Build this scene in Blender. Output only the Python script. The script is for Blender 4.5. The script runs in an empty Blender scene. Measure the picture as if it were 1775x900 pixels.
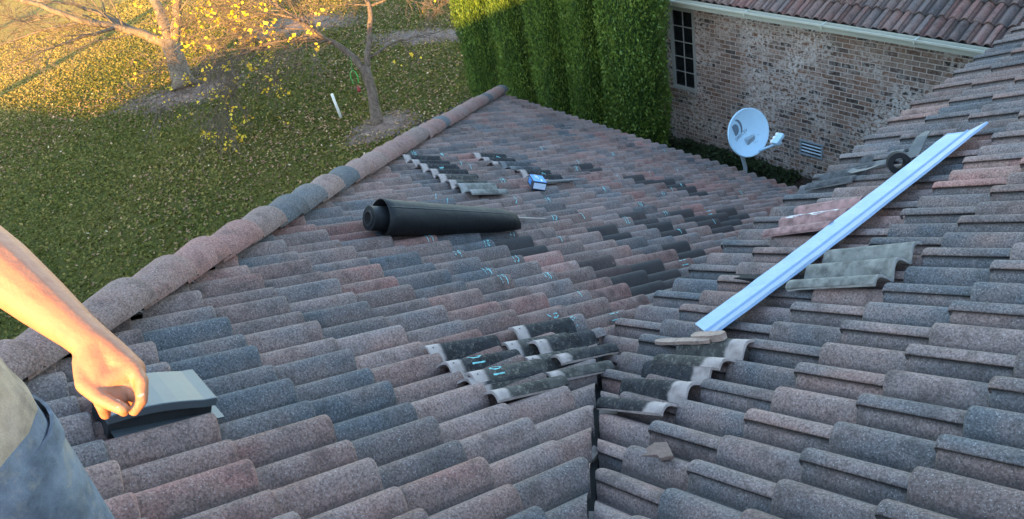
import bpy, bmesh, math, random
import numpy as np
from mathutils import Vector, Matrix
rad = math.radians
random.seed(7); RNG = np.random.default_rng(11)
scene = bpy.context.scene
COL = scene.collection
H0 = 7.9                      # the lawn is at z = 0, the camera 7.9 m above it; everything is built relative to eye level and lifted at the end

# ------------------------------------------------------------------ camera
cd = bpy.data.cameras.new('camera'); cam = bpy.data.objects.new('camera', cd); COL.objects.link(cam)
cd.sensor_fit = 'HORIZONTAL'; cd.sensor_width = 36; cd.lens = 36*1419.35/1775
cd.clip_start = 0.05; cd.clip_end = 2000
cam.location = (0, 0, H0); cam.rotation_euler = (rad(55.287), rad(9.574), rad(49.341))
scene.camera = cam
# ------------------------------------------------------------------ sky and sun
SUN_EL, SUN_AZ = 11.0, (0.52, -0.854)
world = bpy.data.worlds.new('World'); scene.world = world; world.use_nodes = True
nt = world.node_tree; bg = nt.nodes['Background']
sky = nt.nodes.new('ShaderNodeTexSky'); sky.sky_type = 'NISHITA'; sky.sun_disc = False
sky.sun_elevation = rad(SUN_EL); sky.sun_rotation = math.atan2(SUN_AZ[0], SUN_AZ[1])
sky.air_density = 1.0; sky.dust_density = 0.4; sky.ozone_density = 1.0
nt.links.new(sky.outputs[0], bg.inputs[0]); bg.inputs[1].default_value = 0.15
sl = bpy.data.lights.new('sun', 'SUN'); sl.energy = 3.6; sl.angle = rad(0.55); sl.color = (1.0, 0.56, 0.16)
so = bpy.data.objects.new('sun', sl); COL.objects.link(so)
sd = Vector((SUN_AZ[0]*math.cos(rad(SUN_EL)), SUN_AZ[1]*math.cos(rad(SUN_EL)), math.sin(rad(SUN_EL))))
so.rotation_euler = sd.to_track_quat('Z', 'Y').to_euler(); so.location = (0, 0, 30)
vs = scene.view_settings; scene.display_settings.display_device = 'sRGB'
vs.view_transform = 'Standard'; vs.look = 'None'; vs.gamma = 1.0; vs.use_curve_mapping = False
vs.exposure = 2.9

# ------------------------------------------------------------------ materials
class NT:
    def __init__(s, name):
        s.m = bpy.data.materials.new(name); s.m.use_nodes = True; s.t = s.m.node_tree
        s.b = s.t.nodes['Principled BSDF']; s.out = s.t.nodes['Material Output']
    def n(s, ty, **kw):
        x = s.t.nodes.new('ShaderNode'+ty)
        for k, v in kw.items():
            if k in x.inputs: x.inputs[k].default_value = v
            else: setattr(x, k, v)
        return x
    def l(s, a, b): s.t.links.new(a, b)
    def coord(s, scale=(1, 1, 1), kind='Object', rot=(0, 0, 0), loc=(0, 0, 0)):
        tc = s.n('TexCoord'); mp = s.n('Mapping'); s.l(tc.outputs[kind], mp.inputs[0])
        mp.inputs['Scale'].default_value = scale; mp.inputs['Rotation'].default_value = rot; mp.inputs['Location'].default_value = loc
        return mp.outputs[0]
    def noise(s, vec, scale, detail=3, rough=.55):
        x = s.n('TexNoise'); x.inputs['Scale'].default_value = scale; x.inputs['Detail'].default_value = detail
        x.inputs['Roughness'].default_value = rough
        if vec is not None: s.l(vec, x.inputs['Vector'])
        return x.outputs['Fac']
    def ramp(s, fac, stops, interp='LINEAR'):
        x = s.n('ValToRGB'); s.l(fac, x.inputs[0]); e = x.color_ramp.elements; x.color_ramp.interpolation = interp
        while len(e) < len(stops): e.new(0.5)
        for q, (p, c) in zip(e, stops):
            q.position = p; q.color = (c[0], c[1], c[2], 1) if hasattr(c, '__len__') else (c, c, c, 1)
        return x.outputs[0]
    def mix(s, a, b, fac, mode='MIX'):
        x = s.n('Mix', data_type='RGBA', blend_type=mode)
        for v, i in ((fac, x.inputs[0]), (a, x.inputs[6]), (b, x.inputs[7])):
            if hasattr(v, 'is_linked') or hasattr(v, 'links'): s.l(v, i)
            elif isinstance(v, (int, float)): i.default_value = v if i.type == 'VALUE' else (v, v, v, 1)
            else: i.default_value = (*v[:3], 1)
        return x.outputs[2]
    def math(s, op, a, b=0.0, clamp=False):
        x = s.n('Math', operation=op, use_clamp=clamp)
        for v, i in ((a, x.inputs[0]), (b, x.inputs[1])):
            if isinstance(v, (int, float)): i.default_value = v
            else: s.l(v, i)
        return x.outputs[0]
    def attr(s, name): return s.n('Attribute', attribute_name=name)
    def bump(s, h, strength=.3, dist=.01, prev=None):
        x = s.n('Bump'); x.inputs['Strength'].default_value = strength; x.inputs['Distance'].default_value = dist
        s.l(h, x.inputs['Height'])
        if prev is not None: s.l(prev, x.inputs['Normal'])
        return x.outputs[0]
    def fin(s, col=None, rough=.8, metal=0, normal=None, spec=None):
        if col is not None:
            if hasattr(col, 'links'): s.l(col, s.b.inputs['Base Color'])
            else: s.b.inputs['Base Color'].default_value = (*col, 1)
        if hasattr(rough, 'links'): s.l(rough, s.b.inputs['Roughness'])
        else: s.b.inputs['Roughness'].default_value = rough
        s.b.inputs['Metallic'].default_value = metal
        if spec is not None: s.b.inputs['Specular IOR Level'].default_value = spec
        if normal is not None: s.l(normal, s.b.inputs['Normal'])
        return s.m

def plain(name, col, rough=.7, metal=0, var=.25, scale=30, bump=.15, bd=.003, spec=None):
    k = NT(name); c = k.coord()
    n1 = k.noise(c, scale, 4); n2 = k.noise(c, scale*.17, 3)
    f = k.mix(n1, n2, .5)
    cc = k.mix(tuple(x*(1-var) for x in col), tuple(min(1, x*(1+var)) for x in col), k.ramp(f, [(.35, 0), (.65, 1)]))
    return k.fin(cc, rough, metal, k.bump(n1, bump, bd), spec)

def tile_mat(name, tcname='tc'):
    """sand-finished concrete: slate blue and oxide red blended tile by tile, pale grains, shade painted into the pans and lap slots"""
    k = NT(name); a = k.attr('tc'); sep = k.n('SeparateColor'); k.l(a.outputs['Color'], sep.inputs[0])
    hue, val, dark = sep.outputs[0], sep.outputs[1], sep.outputs[2]
    tv = k.attr('tv').outputs['Vector']
    c = k.coord()
    off = k.n('VectorMath', operation='ADD'); k.l(c, off.inputs[0])
    sc = k.n('VectorMath', operation='SCALE'); k.l(a.outputs['Color'], sc.inputs[0]); sc.inputs['Scale'].default_value = 37.0
    k.l(sc.outputs[0], off.inputs[1]); cv = off.outputs[0]
    tsc = k.n('VectorMath', operation='MULTIPLY'); k.l(tv, tsc.inputs[0]); tsc.inputs[1].default_value = (1.0, 1.9, 0)
    tof = k.n('VectorMath', operation='ADD'); k.l(tsc.outputs[0], tof.inputs[0]); k.l(sc.outputs[0], tof.inputs[1])
    blot = k.mix(k.noise(tof.outputs[0], 1.3, 2), k.noise(cv, 5.5, 2), .35)
    f = k.math('ADD', k.math('MULTIPLY', hue, .95), k.math('MULTIPLY', k.math('SUBTRACT', blot, .5), 1.7), True)
    base = k.ramp(f, [(0.0, (.086, .089, .094)), (.25, (.136, .113, .107)), (.5, (.184, .132, .116)), (.75, (.205, .130, .108)), (1.0, (.235, .120, .100))])
    mul = k.math('ADD', .68, k.math('MULTIPLY', val, .62))
    base = k.mix(base, mul, 1.0, 'MULTIPLY')
    gr = k.noise(c, 185, 2, .7); gr2 = k.noise(c, 115, 2, .6)
    base = k.mix(base, k.ramp(gr2, [(.32, .58), (.68, 1.42)]), 1.0, 'MULTIPLY')
    base = k.mix(base, (.52, .50, .48), k.math('MULTIPLY', k.ramp(gr, [(.60, 0), (.70, 1)]), .50))
    base = k.mix(base, (.015, .015, .015), k.math('MULTIPLY', k.ramp(gr, [(.26, 1), (.36, 0)]), .35))
    st = k.noise(cv, 11, 4, .65)                                     # weathering streaks and grime
    base = k.mix(base, (.03, .032, .03), k.math('MULTIPLY', k.ramp(st, [(.50, 0), (.75, 1)]), .55))
    lic = k.noise(cv, 26, 3, .6)
    base = k.mix(base, (.34, .33, .30), k.math('MULTIPLY', k.ramp(lic, [(.70, 0), (.78, 1)]), .30))
    dk = k.mix(base, (.024, .024, .025), k.math('MULTIPLY', k.ramp(k.math('ADD', st, k.math('MULTIPLY', dark, .5)), [(.55, 0), (.8, 1)]), k.math('MULTIPLY', dark, .85)))
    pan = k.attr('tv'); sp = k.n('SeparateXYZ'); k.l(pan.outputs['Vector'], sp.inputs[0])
    dk = k.mix(dk, (.022, .022, .022), k.math('MULTIPLY', k.ramp(k.math('ADD', sp.outputs[2], k.math('MULTIPLY', k.math('SUBTRACT', st, .5), .5)), [(.05, 1), (.46, 0)]), .74))  # painted shade: near black where the profile mask is low
    nb = k.bump(gr2, .35, .003, k.bump(gr, .3, .002))
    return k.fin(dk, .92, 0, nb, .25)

M = {}
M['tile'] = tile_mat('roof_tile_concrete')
M['deck'] = plain('roof_underlay', (.02, .02, .021), .9)
def loose_mat(name, body, spots, head=(.38, .315, .285), pink=False):
    k = NT(name); c = k.coord(); tv = k.attr('tv'); sp = k.n('SeparateXYZ'); k.l(tv.outputs['Vector'], sp.inputs[0])
    w1 = k.noise(c, 14, 3); n = k.noise(c, 160, 2, .7); n2 = k.noise(c, 45, 4, .7)
    b = k.mix(tuple(x*.6 for x in body), tuple(x*1.5 for x in body), k.ramp(w1, [(.35, 0), (.65, 1)]))
    b = k.mix(b, spots, k.math('MULTIPLY', k.ramp(n2, [(.54, 0), (.66, 1)]), .6))
    b = k.mix(b, (.45, .43, .4), k.math('MULTIPLY', k.ramp(n, [(.66, 0), (.74, 1)]), .6))
    h = k.mix(head, tuple(x*.62 for x in head), k.ramp(k.noise(c, 18, 3), [(.45, 0), (.7, 1)]))
    e = k.math('ADD', sp.outputs[1], k.math('MULTIPLY', k.math('SUBTRACT', w1, .5), .03))
    b = k.mix(h, b, k.ramp(e, [(.495, 0), (.505, 1)]))              # tv.y is shifted so .5 is the edge of the clean head lap
    return k.fin(b, .9, 0, k.bump(n, .6, .003, k.bump(n2, .4, .004)), .25)
M['loose_dark'] = loose_mat('mossy_black_tile', (.022, .022, .024), (.13, .12, .10))
M['loose_grey'] = loose_mat('speckled_grey_tile', (.05, .047, .042), (.22, .20, .16))
M['loose_green'] = loose_mat('grey_green_tile', (.15, .148, .132), (.23, .225, .205), (.28, .27, .25))
M['loose_slate'] = loose_mat('slate_tile', (.055, .058, .062), (.11, .11, .11), (.15, .15, .15))
M['loose_pink'] = loose_mat('pink_tile', (.25, .145, .132), (.33, .22, .20), (.30, .19, .18))
M['chalk'] = plain('cyan_chalk', (.20, .50, .50), .9, 0, .5, 260)
M['white_streak'] = plain('white_residue', (.62, .62, .62), .8, 0, .15)

def brick_mat():
    k = NT('tumbled_brick'); tc = k.n('TexCoord'); sp = k.n('SeparateXYZ'); k.l(tc.outputs['Object'], sp.inputs[0])
    u = k.math('ADD', sp.outputs[0], sp.outputs[1]); cb = k.n('CombineXYZ'); k.l(u, cb.inputs[0]); k.l(sp.outputs[2], cb.inputs[1])
    wob = k.n('TexNoise'); k.l(cb.outputs[0], wob.inputs['Vector']); wob.inputs['Scale'].default_value = 9
    wv = k.n('VectorMath', operation='SCALE'); wv.inputs['Scale'].default_value = .010; k.l(wob.outputs['Color'], wv.inputs[0])
    ad = k.n('VectorMath', operation='ADD'); k.l(cb.outputs[0], ad.inputs[0]); k.l(wv.outputs[0], ad.inputs[1])
    b = k.n('TexBrick'); k.l(ad.outputs[0], b.inputs['Vector']); b.offset = .5
    b.inputs['Scale'].default_value = 1; b.inputs['Brick Width'].default_value = .225; b.inputs['Row Height'].default_value = .0815
    b.inputs['Mortar Size'].default_value = .0085; b.inputs['Mortar Smooth'].default_value = .25; b.inputs['Bias'].default_value = 0
    b.inputs['Color1'].default_value = (0, 0, 0, 1); b.inputs['Color2'].default_value = (1, 1, 1, 1); b.inputs['Mortar'].default_value = (.5, .5, .5, 1)
    bc = k.ramp(b.outputs['Color'], [(0, (.034, .026, .022)), (.14, (.065, .044, .036)), (.32, (.145, .084, .056)), (.5, (.20, .115, .080)), (.68, (.17, .118, .092)), (.86, (.25, .185, .15)), (1, (.07, .052, .044))])
    v = k.coord(); n = k.noise(v, 42, 4, .7); n2 = k.noise(v, 1.15, 4, .6); n3 = k.noise(v, 18, 3, .6)
    bc = k.mix(bc, k.ramp(n, [(.3, .6), (.7, 1.4)]), 1, 'MULTIPLY')
    wash = k.math('MULTIPLY', k.ramp(n2, [(.40, .12), (.60, 1)]), k.ramp(n3, [(.42, 0), (.58, 1)]))
    bc = k.mix(bc, (.60, .56, .52), k.math('MULTIPLY', wash, .82))
    col = k.mix(bc, k.mix((.50, .44, .385), (.38, .33, .29), n), b.outputs['Fac'])
    hgt = k.math('SUBTRACT', k.math('MULTIPLY', n3, .5), b.outputs['Fac'])
    return k.fin(col, .92, 0, k.bump(hgt, 1.0, .022), .2)
M['brick'] = brick_mat()
M['trim'] = plain('painted_trim', (.36, .37, .31), .45, 0, .06, 8, .05)
M['frame_grey'] = plain('window_frame_paint', (.30, .31, .29), .5, 0, .08)
k = NT('dark_window_glass'); M['glass'] = k.fin((.012, .014, .016), .08, 0, k.bump(k.noise(k.coord(), 3), .05, .01))
M['screen'] = plain('insect_screen', (.012, .014, .016), .55)
M['vent_metal'] = plain('grey_painted_steel', (.058, .068, .075), .42, 0, .12, 14, .05)
M['vent_dark'] = plain('vent_shadow_mesh', (.02, .02, .02), .8)

def galv(name, col, rough):
    k = NT(name); c = k.coord(); n = k.noise(c, 6, 3); m = k.coord((3, 60, 60)); s = k.noise(m, 2, 2)
    cc = k.mix(tuple(x*.88 for x in col), col, n)
    w = k.noise(c, 2.3, 4, .7); sm = k.noise(k.coord((9, 40, 40), rot=(.3, .5, .8)), 3, 3, .6)
    cc = k.mix(cc, tuple(x*.62 for x in col), k.math('MULTIPLY', k.ramp(sm, [(.55, 0), (.72, 1)]), .5))
    return k.fin(cc, k.math('ADD', rough-.12, k.math('MULTIPLY', k.mix(s, w, .6), .45)), .35, k.bump(s, .08, .002, k.bump(w, .35, .02)))
M['flash'] = galv('painted_valley_metal', (.24, .345, .48), .40)
M['lining'] = plain('dirty_valley_metal', (.035, .034, .033), .7, .2)
M['mill'] = plain('weathered_metal', (.10, .105, .115), .5, .6)
def fabric(name, col, sc=900, dirt_and_sun=True):
    k = NT(name); c = k.coord(); n = k.noise(c, sc, 2); w = k.noise(c, 9, 3)
    f = k.noise(k.coord((1, 1, .45), rot=(.4, .2, .6)), 7, 3, .5); d = k.noise(c, 21, 5, .7)
    cc = k.mix(tuple(x*.6 for x in col), tuple(x*1.4 for x in col), k.ramp(k.mix(w, d, .5), [(.36, 0), (.64, 1)]))
    cc = k.mix(cc, k.ramp(n, [(.3, .75), (.7, 1.25)]), 1, 'MULTIPLY')
    if dirt_and_sun: cc = k.mix(cc, (.30, .26, .20), k.math('MULTIPLY', k.ramp(k.noise(c, 13, 5, .75), [(.52, 0), (.66, 1)]), .55))  # tan dirt patches doubling as painted sunlit spots
    return k.fin(cc, .95, 0, k.bump(n, .4, .001, k.bump(f, 1.0, .06)), .1)
M['denim'] = fabric('faded_denim', (.135, .155, .185)); M['shirt'] = fabric('tan_cotton', (.34, .27, .20)); M['boot'] = plain('leather', (.10, .06, .035), .6)
k = NT('tanned_skin'); c = k.coord(); n = k.noise(c, 35, 4); n2 = k.noise(c, 7, 2)
M['skin'] = k.fin(k.mix(k.mix((.30, .120, .058), (.37, .155, .080), n2), (.24, .075, .04), k.math('MULTIPLY', k.ramp(n, [(.5, 0), (.75, 1)]), .5)), .58, 0, k.bump(k.noise(c, 240, 3), .35, .0012, k.bump(k.noise(c, 75, 4, .7), .45, .003)))
k.b.inputs['Subsurface Weight'].default_value = .12; k.b.inputs['Subsurface Radius'].default_value = (.02, .008, .004)
M['hair'] = plain('brown_hair', (.06, .035, .02), .6); M['nail_skin'] = plain('fingernail', (.55, .32, .25), .35)
k = NT('black_underlayment'); c = k.coord(); n = k.noise(c, 500, 2); w = k.noise(c, 12, 3)
M['felt'] = k.fin(k.mix((.005, .006, .007), (.010, .011, .013), w), .6, 0, k.bump(n, .25, .001, k.bump(w, .6, .012)), .35)
M['core'] = plain('cardboard_core', (.045, .042, .04), .9); M['rubber'] = plain('black_rubber', (.016, .017, .019), .85, spec=.2)
M['lead'] = plain('lead_strip', (.06, .068, .075), .6, .1)
M['wood'] = plain('weathered_wood', (.24, .20, .17), .9, 0, .35, 60, .4); M['brown_tile'] = plain('broken_brown_tile', (.15, .10, .082), .95, 0, .3, 90, .5)
M['wood_pink'] = plain('raw_pinkish_lath', (.30, .215, .17), .9, 0, .3, 60, .3)
M['box_blue'] = plain('blue_carton', (.05, .25, .62), .5, 0, .1); M['box_pale'] = plain('pale_carton', (.55, .66, .78), .5, 0, .08); M['box_dark'] = plain('dark_carton', (.015, .02, .04), .5)
M['dish'] = plain('pale_blue_grey_paint', (.38, .58, .72), .45, 0, .04, 10, .03); M['dish_logo'] = plain('grey_print', (.10, .15, .20), .6, 0, .05)
M['steel_pole'] = plain('galvanised_pole', (.30, .38, .43), .45, .3)
M['white_pvc'] = plain('white_plastic_pipe', (.75, .75, .72), .4, 0, .05)
M['red_paint'] = plain('red_plastic', (.25, .03, .03), .6); M['green_paint'] = plain('bright_green_plastic', (.05, .32, .06), .5)
def bark(name, a, b, sc=14):
    k = NT(name); c = k.coord((1, 1, .25)); n = k.noise(c, sc, 5, .7); n2 = k.noise(c, sc*6, 3)
    return k.fin(k.mix(a, b, k.ramp(k.mix(n, n2, .35), [(.35, 0), (.62, 1)])), .9, 0, k.bump(n, .9, .04), .2)
M['bark'] = bark('furrowed_grey_bark', (.055, .040, .032), (.185, .14, .105)); M['bark_pale'] = bark('pale_smooth_bark', (.075, .055, .040), (.21, .165, .12), 11)
M['bark_red'] = bark('cypress_bark', (.08, .05, .035), (.16, .10, .07))

def leafy(name, cols, rough=.7, trans=0.0, spec=.3):
    k = NT(name); a = k.attr('lc'); r = k.ramp(a.outputs['Fac'], cols)
    m = k.fin(r, rough, 0, None, spec)
    if trans:
        t = k.n('BsdfTranslucent'); k.l(r, t.inputs[0]); x = k.n('MixShader'); x.inputs[0].default_value = trans
        k.l(k.b.outputs[0], x.inputs[1]); k.l(t.outputs[0], x.inputs[2]); k.l(x.outputs[0], k.out.inputs[0])
    return m
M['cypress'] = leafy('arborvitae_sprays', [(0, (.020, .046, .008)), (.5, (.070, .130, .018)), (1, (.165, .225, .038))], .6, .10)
M['yellow_leaf'] = leafy('yellow_autumn_leaf', [(0, (.62, .36, .02)), (1, (.80, .62, .06))], .6, .35)
M['fallen'] = leafy('dry_fallen_leaf', [(0, (.09, .045, .025)), (.3, (.20, .105, .055)), (.62, (.33, .19, .11)), (.85, (.46, .28, .13)), (1, (.56, .43, .27))], .8, .1)
M['grass'] = leafy('grass_blades', [(0, (.055, .070, .011)), (.42, (.125, .132, .024)), (.72, (.21, .175, .040)), (1, (.36, .27, .085))], .8, .25)
M['low_plant'] = leafy('dark_ground_plant', [(0, (.012, .022, .008)), (1, (.04, .06, .02))], .7, .15)
def lawn_mat():
    k = NT('autumn_lawn'); c = k.coord(); n = k.noise(c, .33, 4, .6); n2 = k.noise(c, 2.2, 4, .65)
    f = k.noise(k.coord((1, 1, 1)), 26, 5, .8); ff = k.noise(c, 70, 3, .8)
    g = k.mix((.075, .085, .014), (.15, .125, .030), k.ramp(k.mix(n, n2, .4), [(.38, 0), (.62, 1)]))
    g = k.mix(g, k.ramp(f, [(.3, .35), (.5, 1.0), (.7, 1.7)]), 1, 'MULTIPLY')
    g = k.mix(g, (.24, .20, .085), k.math('MULTIPLY', k.ramp(ff, [(.52, 0), (.68, 1)]), .55))
    sp = k.n('SeparateXYZ'); k.l(c, sp.inputs[0])                       # sunlight painted in: turf turns golden towards the far field
    far = k.math('MULTIPLY', k.ramp(k.math('ADD', k.math('MULTIPLY', sp.outputs[0], -.02), k.math('MULTIPLY', n, .35)), [(.62, 0), (1.05, 1)]), .75)
    g = k.mix(g, (.36, .26, .07), far)
    return k.fin(g, .95, 0, k.bump(f, .9, .06, k.bump(ff, .8, .03)), .1)
M['lawn'] = lawn_mat()
M['mulch'] = plain('bark_mulch', (.15, .095, .07), .95, 0, .6, 22, .9, .03)
M['soil'] = plain('dark_soil', (.035, .026, .018), .95, 0, .6, 18, .9, .04)

# ------------------------------------------------------------------ object helpers
ORG = {}
def props(o, label=None, cat=None, group=None, kind=None):
    if label: o['label'] = label
    if cat: o['category'] = cat
    if group: o['group'] = group
    if kind: o['kind'] = kind
    return o
def thing(name, loc, label, cat, group=None):
    o = bpy.data.objects.new(name, None); COL.objects.link(o); o.location = loc; o.empty_display_size = .2
    ORG[o.name] = Vector(loc); return props(o, label, cat, group)
class MB:
    def __init__(s): s.v = []; s.f = []; s.mi = []; s.at = {}; s.n = 0
    def add(s, V, F, mi=0, **at):
        V = np.asarray(V, float).reshape(-1, 3); b = s.n; s.v.append(V); s.n += len(V)
        s.f += [tuple(b+i for i in f) for f in F]; s.mi += [mi]*len(F)
        for kk, a in at.items():
            a = np.asarray(a, float)
            s.at.setdefault(kk, []).append((b, np.broadcast_to(a, (len(V),)+a.shape[-1:]) if a.ndim < 2 and a.size in (3, 4) else a))
    def box(s, c, size, R=None, mi=0, bevel=0):
        hx, hy, hz = [q/2 for q in size]
        V = np.array([(x, y, z) for x in (-hx, hx) for y in (-hy, hy) for z in (-hz, hz)])
        if R is not None: V = V @ np.array(R).T
        s.add(V+np.array(c), [(0, 1, 3, 2), (4, 6, 7, 5), (0, 4, 5, 1), (2, 3, 7, 6), (0, 2, 6, 4), (1, 5, 7, 3)], mi)
    def tube(s, pts, rs, seg=8, mi=0, caps=True):
        pts = [Vector(p) for p in pts]; rings = []; n0 = None
        for i, p in enumerate(pts):
            t = (pts[min(i+1, len(pts)-1)]-pts[max(i-1, 0)]).normalized()
            if n0 is None: n0 = t.orthogonal().normalized()
            n0 = (n0-t*n0.dot(t)).normalized(); b = t.cross(n0)
            r = rs[i] if hasattr(rs, '__len__') else rs
            rings.append([p+(n0*math.cos(2*math.pi*k/seg)+b*math.sin(2*math.pi*k/seg))*r for k in range(seg)])
        V = [v[:] for r in rings for v in r]; F = []
        for i in range(len(pts)-1):
            for k in range(seg): F.append((i*seg+k, i*seg+(k+1) % seg, (i+1)*seg+(k+1) % seg, (i+1)*seg+k))
        if caps: F.append(tuple(range(seg))[::-1]); F.append(tuple((len(pts)-1)*seg+k for k in range(seg)))
        s.add(V, F, mi)
    def prism(s, poly, d, mi=0):
        n = len(poly); V = [Vector(p) for p in poly]+[Vector(p)+Vector(d) for p in poly]
        F = [tuple(range(n)), tuple(range(2*n-1, n-1, -1))]+[(i, i+n, (i+1) % n+n, (i+1) % n) for i in range(n)]
        s.add([v[:] for v in V], F, mi)
    def mesh(s, name, org=(0, 0, 0), mats=(), smooth=False):
        V = np.concatenate(s.v)-np.array(org)
        m = bpy.data.meshes.new(name); m.from_pydata(V.tolist(), [], s.f)
        for q in mats: m.materials.append(q)
        m.polygons.foreach_set('material_index', s.mi); m.polygons.foreach_set('use_smooth', [smooth]*len(s.f))
        for kk, lst in s.at.items():
            dim = lst[0][1].shape[-1] if lst[0][1].ndim > 1 else 1
            ty = {1: 'FLOAT', 3: 'FLOAT_VECTOR', 4: 'FLOAT_COLOR'}[dim]
            a = m.attributes.new(kk, ty, 'POINT'); arr = np.zeros((len(V), dim)) if dim > 1 else np.zeros(len(V))
            for b, d in lst: arr[b:b+len(d)] = d
            a.data.foreach_set({1: 'value', 3: 'vector', 4: 'color'}[dim], arr.ravel().astype(np.float32))
        m.update(); return m
    def obj(s, name, mats, parent=None, org=None, smooth=False, bevel=0):
        if not isinstance(mats, (list, tuple)): mats = [mats]
        o0 = ORG[parent.name] if parent is not None else Vector(org if org is not None else (0, 0, 0))
        o = bpy.data.objects.new(name, s.mesh(name, o0, mats, smooth)); COL.objects.link(o)
        if parent is not None: o.parent = parent
        else: o.location = o0
        ORG[o.name] = Vector(o0)
        if bevel:
            b = o.modifiers.new('bevel', 'BEVEL'); b.width = bevel; b.segments = 2; b.limit_method = 'ANGLE'
        return o
def fix_normals(o):
    bm = bmesh.new(); bm.from_mesh(o.data); bmesh.ops.recalc_face_normals(bm, faces=bm.faces); bm.to_mesh(o.data); bm.free(); return o

# ------------------------------------------------------------------ roof geometry (relative to eye level)
P = rad(26.59); TP = math.tan(P); CP, SP = math.cos(P), math.sin(P); W, E, HB, LT = .157, .36838, .066, .033
OA = np.array([-2.45808, .28874, -1.90201]); OB = np.array([-.64524, 2.24308, -1.94269])
zA = lambda y: OA[2]-TP*(y-OA[1]); zB = lambda x: OB[2]+TP*(x-OB[0]); zD = lambda x: zA(-3.19-x)
HIPS, VALS = -3.19, -.36
ZR = -.06                                                          # ridge height
xRB = OB[0]+(ZR-OB[2])/TP; yRA = OA[1]-(ZR-OA[2])/TP; xRD = HIPS-yRA
YE, XE = OA[1]+24*E*CP-.10, -3.19-8.04                              # eaves
def frame(kind):
    if kind == 'A': return OA, np.array([1., 0, 0]), np.array([0, CP, -SP]), np.array([0, SP, CP])
    if kind == 'B': return OB, np.array([0, 1., 0]), np.array([-CP, 0, -SP]), np.array([-SP, 0, CP])
    if kind == 'D': return np.array([-3.19-8.04, 0, zA(8.04)]), np.array([0, 1., 0]), np.array([-CP, 0, -SP]), np.array([-SP, 0, CP])
    if kind == 'C': return np.array([-4.0, 10.95, -4.76]), np.array([-1., 0, 0]), np.array([0, -CP, -SP]), np.array([0, -SP, CP])
def prof(s):
    c = .5+.5*np.cos(2*np.pi*np.asarray(s)/W); return HB*(c**.53)
S0, S1 = -.26*W, 2*W-.04*W
SS = np.array([S0+.012, S0, S0+.0008]+list(np.linspace(-.20*W, 1.62*W, 22))+[1.70*W, 1.80*W, 1.88*W, S1])
def tile_rows(L): return [(-.006, -.024), (.001, -.019), (.002, -.008), (-.004, -.001), (-.014, 0), (-.09, 0), (-.2, 0), (-L, 0)]
def tile_surface(s, v):
    """height over the crown plane of a laid tile, v = 0 at the butt and negative upslope"""
    over = .022*np.clip(1-(s-S0)/(.55*W), 0, 1)
    return prof(s)-HB+LT*v/E+over
def tile_field(cells, kind, tint, jit=1.0):
    O, l, d, n = frame(kind); mb = MB(); rows = tile_rows(E+.05); nc, nr = len(SS), len(rows)
    F = [(r*nc+c, r*nc+c+1, (r+1)*nc+c+1, (r+1)*nc+c) for r in range(nr-1) for c in range(nc-1)]
    if kind in 'AD' : pass
    for (c, j) in cells:
        du, dv, dn = (RNG.normal(0, .0016)*jit, RNG.normal(0, .0042)*jit, RNG.normal(0, .0018)*jit); tw = RNG.normal(0, .006)*jit
        V = []; tv = []
        for v, dz in rows:
            hgt = tile_surface(SS, v)+dz+dn
            hgt[0] -= .009; hgt[1] -= .007                             # thin lip over the neighbour: a dark slot shows beneath                                           # the lap edge drops to the tile beneath
            s = SS+j*W+du; vv = c*E+v+dv+(SS-W)*tw
            V.append(O+np.outer(s, l)+np.outer(vv, d)+np.outer(hgt, n))
            tv.append(np.stack([SS/W, np.full(nc, v), np.where((SS > 1.72*W) | (SS < S0+.0004), 0, np.clip(prof(SS)/HB, 0, 1))*(1 if dz > -.01 else .0)], 1))  # third value masks the painted shade: pans, lap edges, butt undersides
        V = np.concatenate(V); tc = np.tile(np.array(tint(c, j)), (len(V), 1))
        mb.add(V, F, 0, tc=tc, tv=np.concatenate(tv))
    return mb
def clip(m, planes):
    """planes: (point, outward normal, test(face centre) or None): cut and drop what lies outside"""
    bm = bmesh.new(); bm.from_mesh(m)
    for co, no, test in planes:
        fs = [f for f in bm.faces if test is None or test(f.calc_center_median())]
        g = list({e for f in fs for e in f.edges} | {v for f in fs for v in f.verts})+fs
        bmesh.ops.bisect_plane(bm, geom=g, dist=1e-5, plane_co=co, plane_no=no, clear_outer=True)
    bm.to_mesh(m); bm.free()
def rnd_tint(c, j, seed, hb, hs, vb=.5):
    r = random.Random(seed*7919+c*613+j*31)
    h = min(1, max(0, r.gauss(hb, hs))); return h, min(1, max(0, r.gauss(vb, .2))), (r.random()**3)*.45, r.random()
DARK = {(8, -10), (11, -11), (11, -10), (13, -10), (15, -11), (15, -12), (16, -11), (12, -8), (12, -7), (17, -12), (18, -17), (18, -19), (17, -21), (16, -23), (13, -11), (9, -4), (10, -6)}
def tintA(c, j):
    h, v, d, a = rnd_tint(c, j, 3, .56, .22)
    if (c, j) in DARK or (c, j+1) in DARK: d = 1.0; h = .4
    elif c >= 9 and j > -16+c*.2 and random.Random(c*91+j).random() < .05: d = .9
    if (c, j) in ((5, -9), (1, -3), (1, -5), (2, 0), (1, -1)): h, v = .06, .5
    if (c, j) == (8, -8): h, v, d = 1, 1, 0
    if (c, j) in ((1, 1), (0, 0), (0, 2), (1, 3)): h = .8
    return h, v*.9+.02, d, a
def tintB(c, j):
    h, v, d, a = rnd_tint(c, j, 5, .36, .16, .55)
    if (c, j) in ((3, 9), (3, 10), (4, 10), (5, 11), (3, 17), (3, 18), (2, 11), (2, 12)): h, v, d = .95, .95, 0
    if c <= 1: h *= .8
    return h, v, d*1.0, a
tintC = lambda c, j: (lambda q: (q[0], q[1]*.7, q[2]+.15, q[3]))(rnd_tint(c, j, 9, .66, .20, .42))
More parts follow.
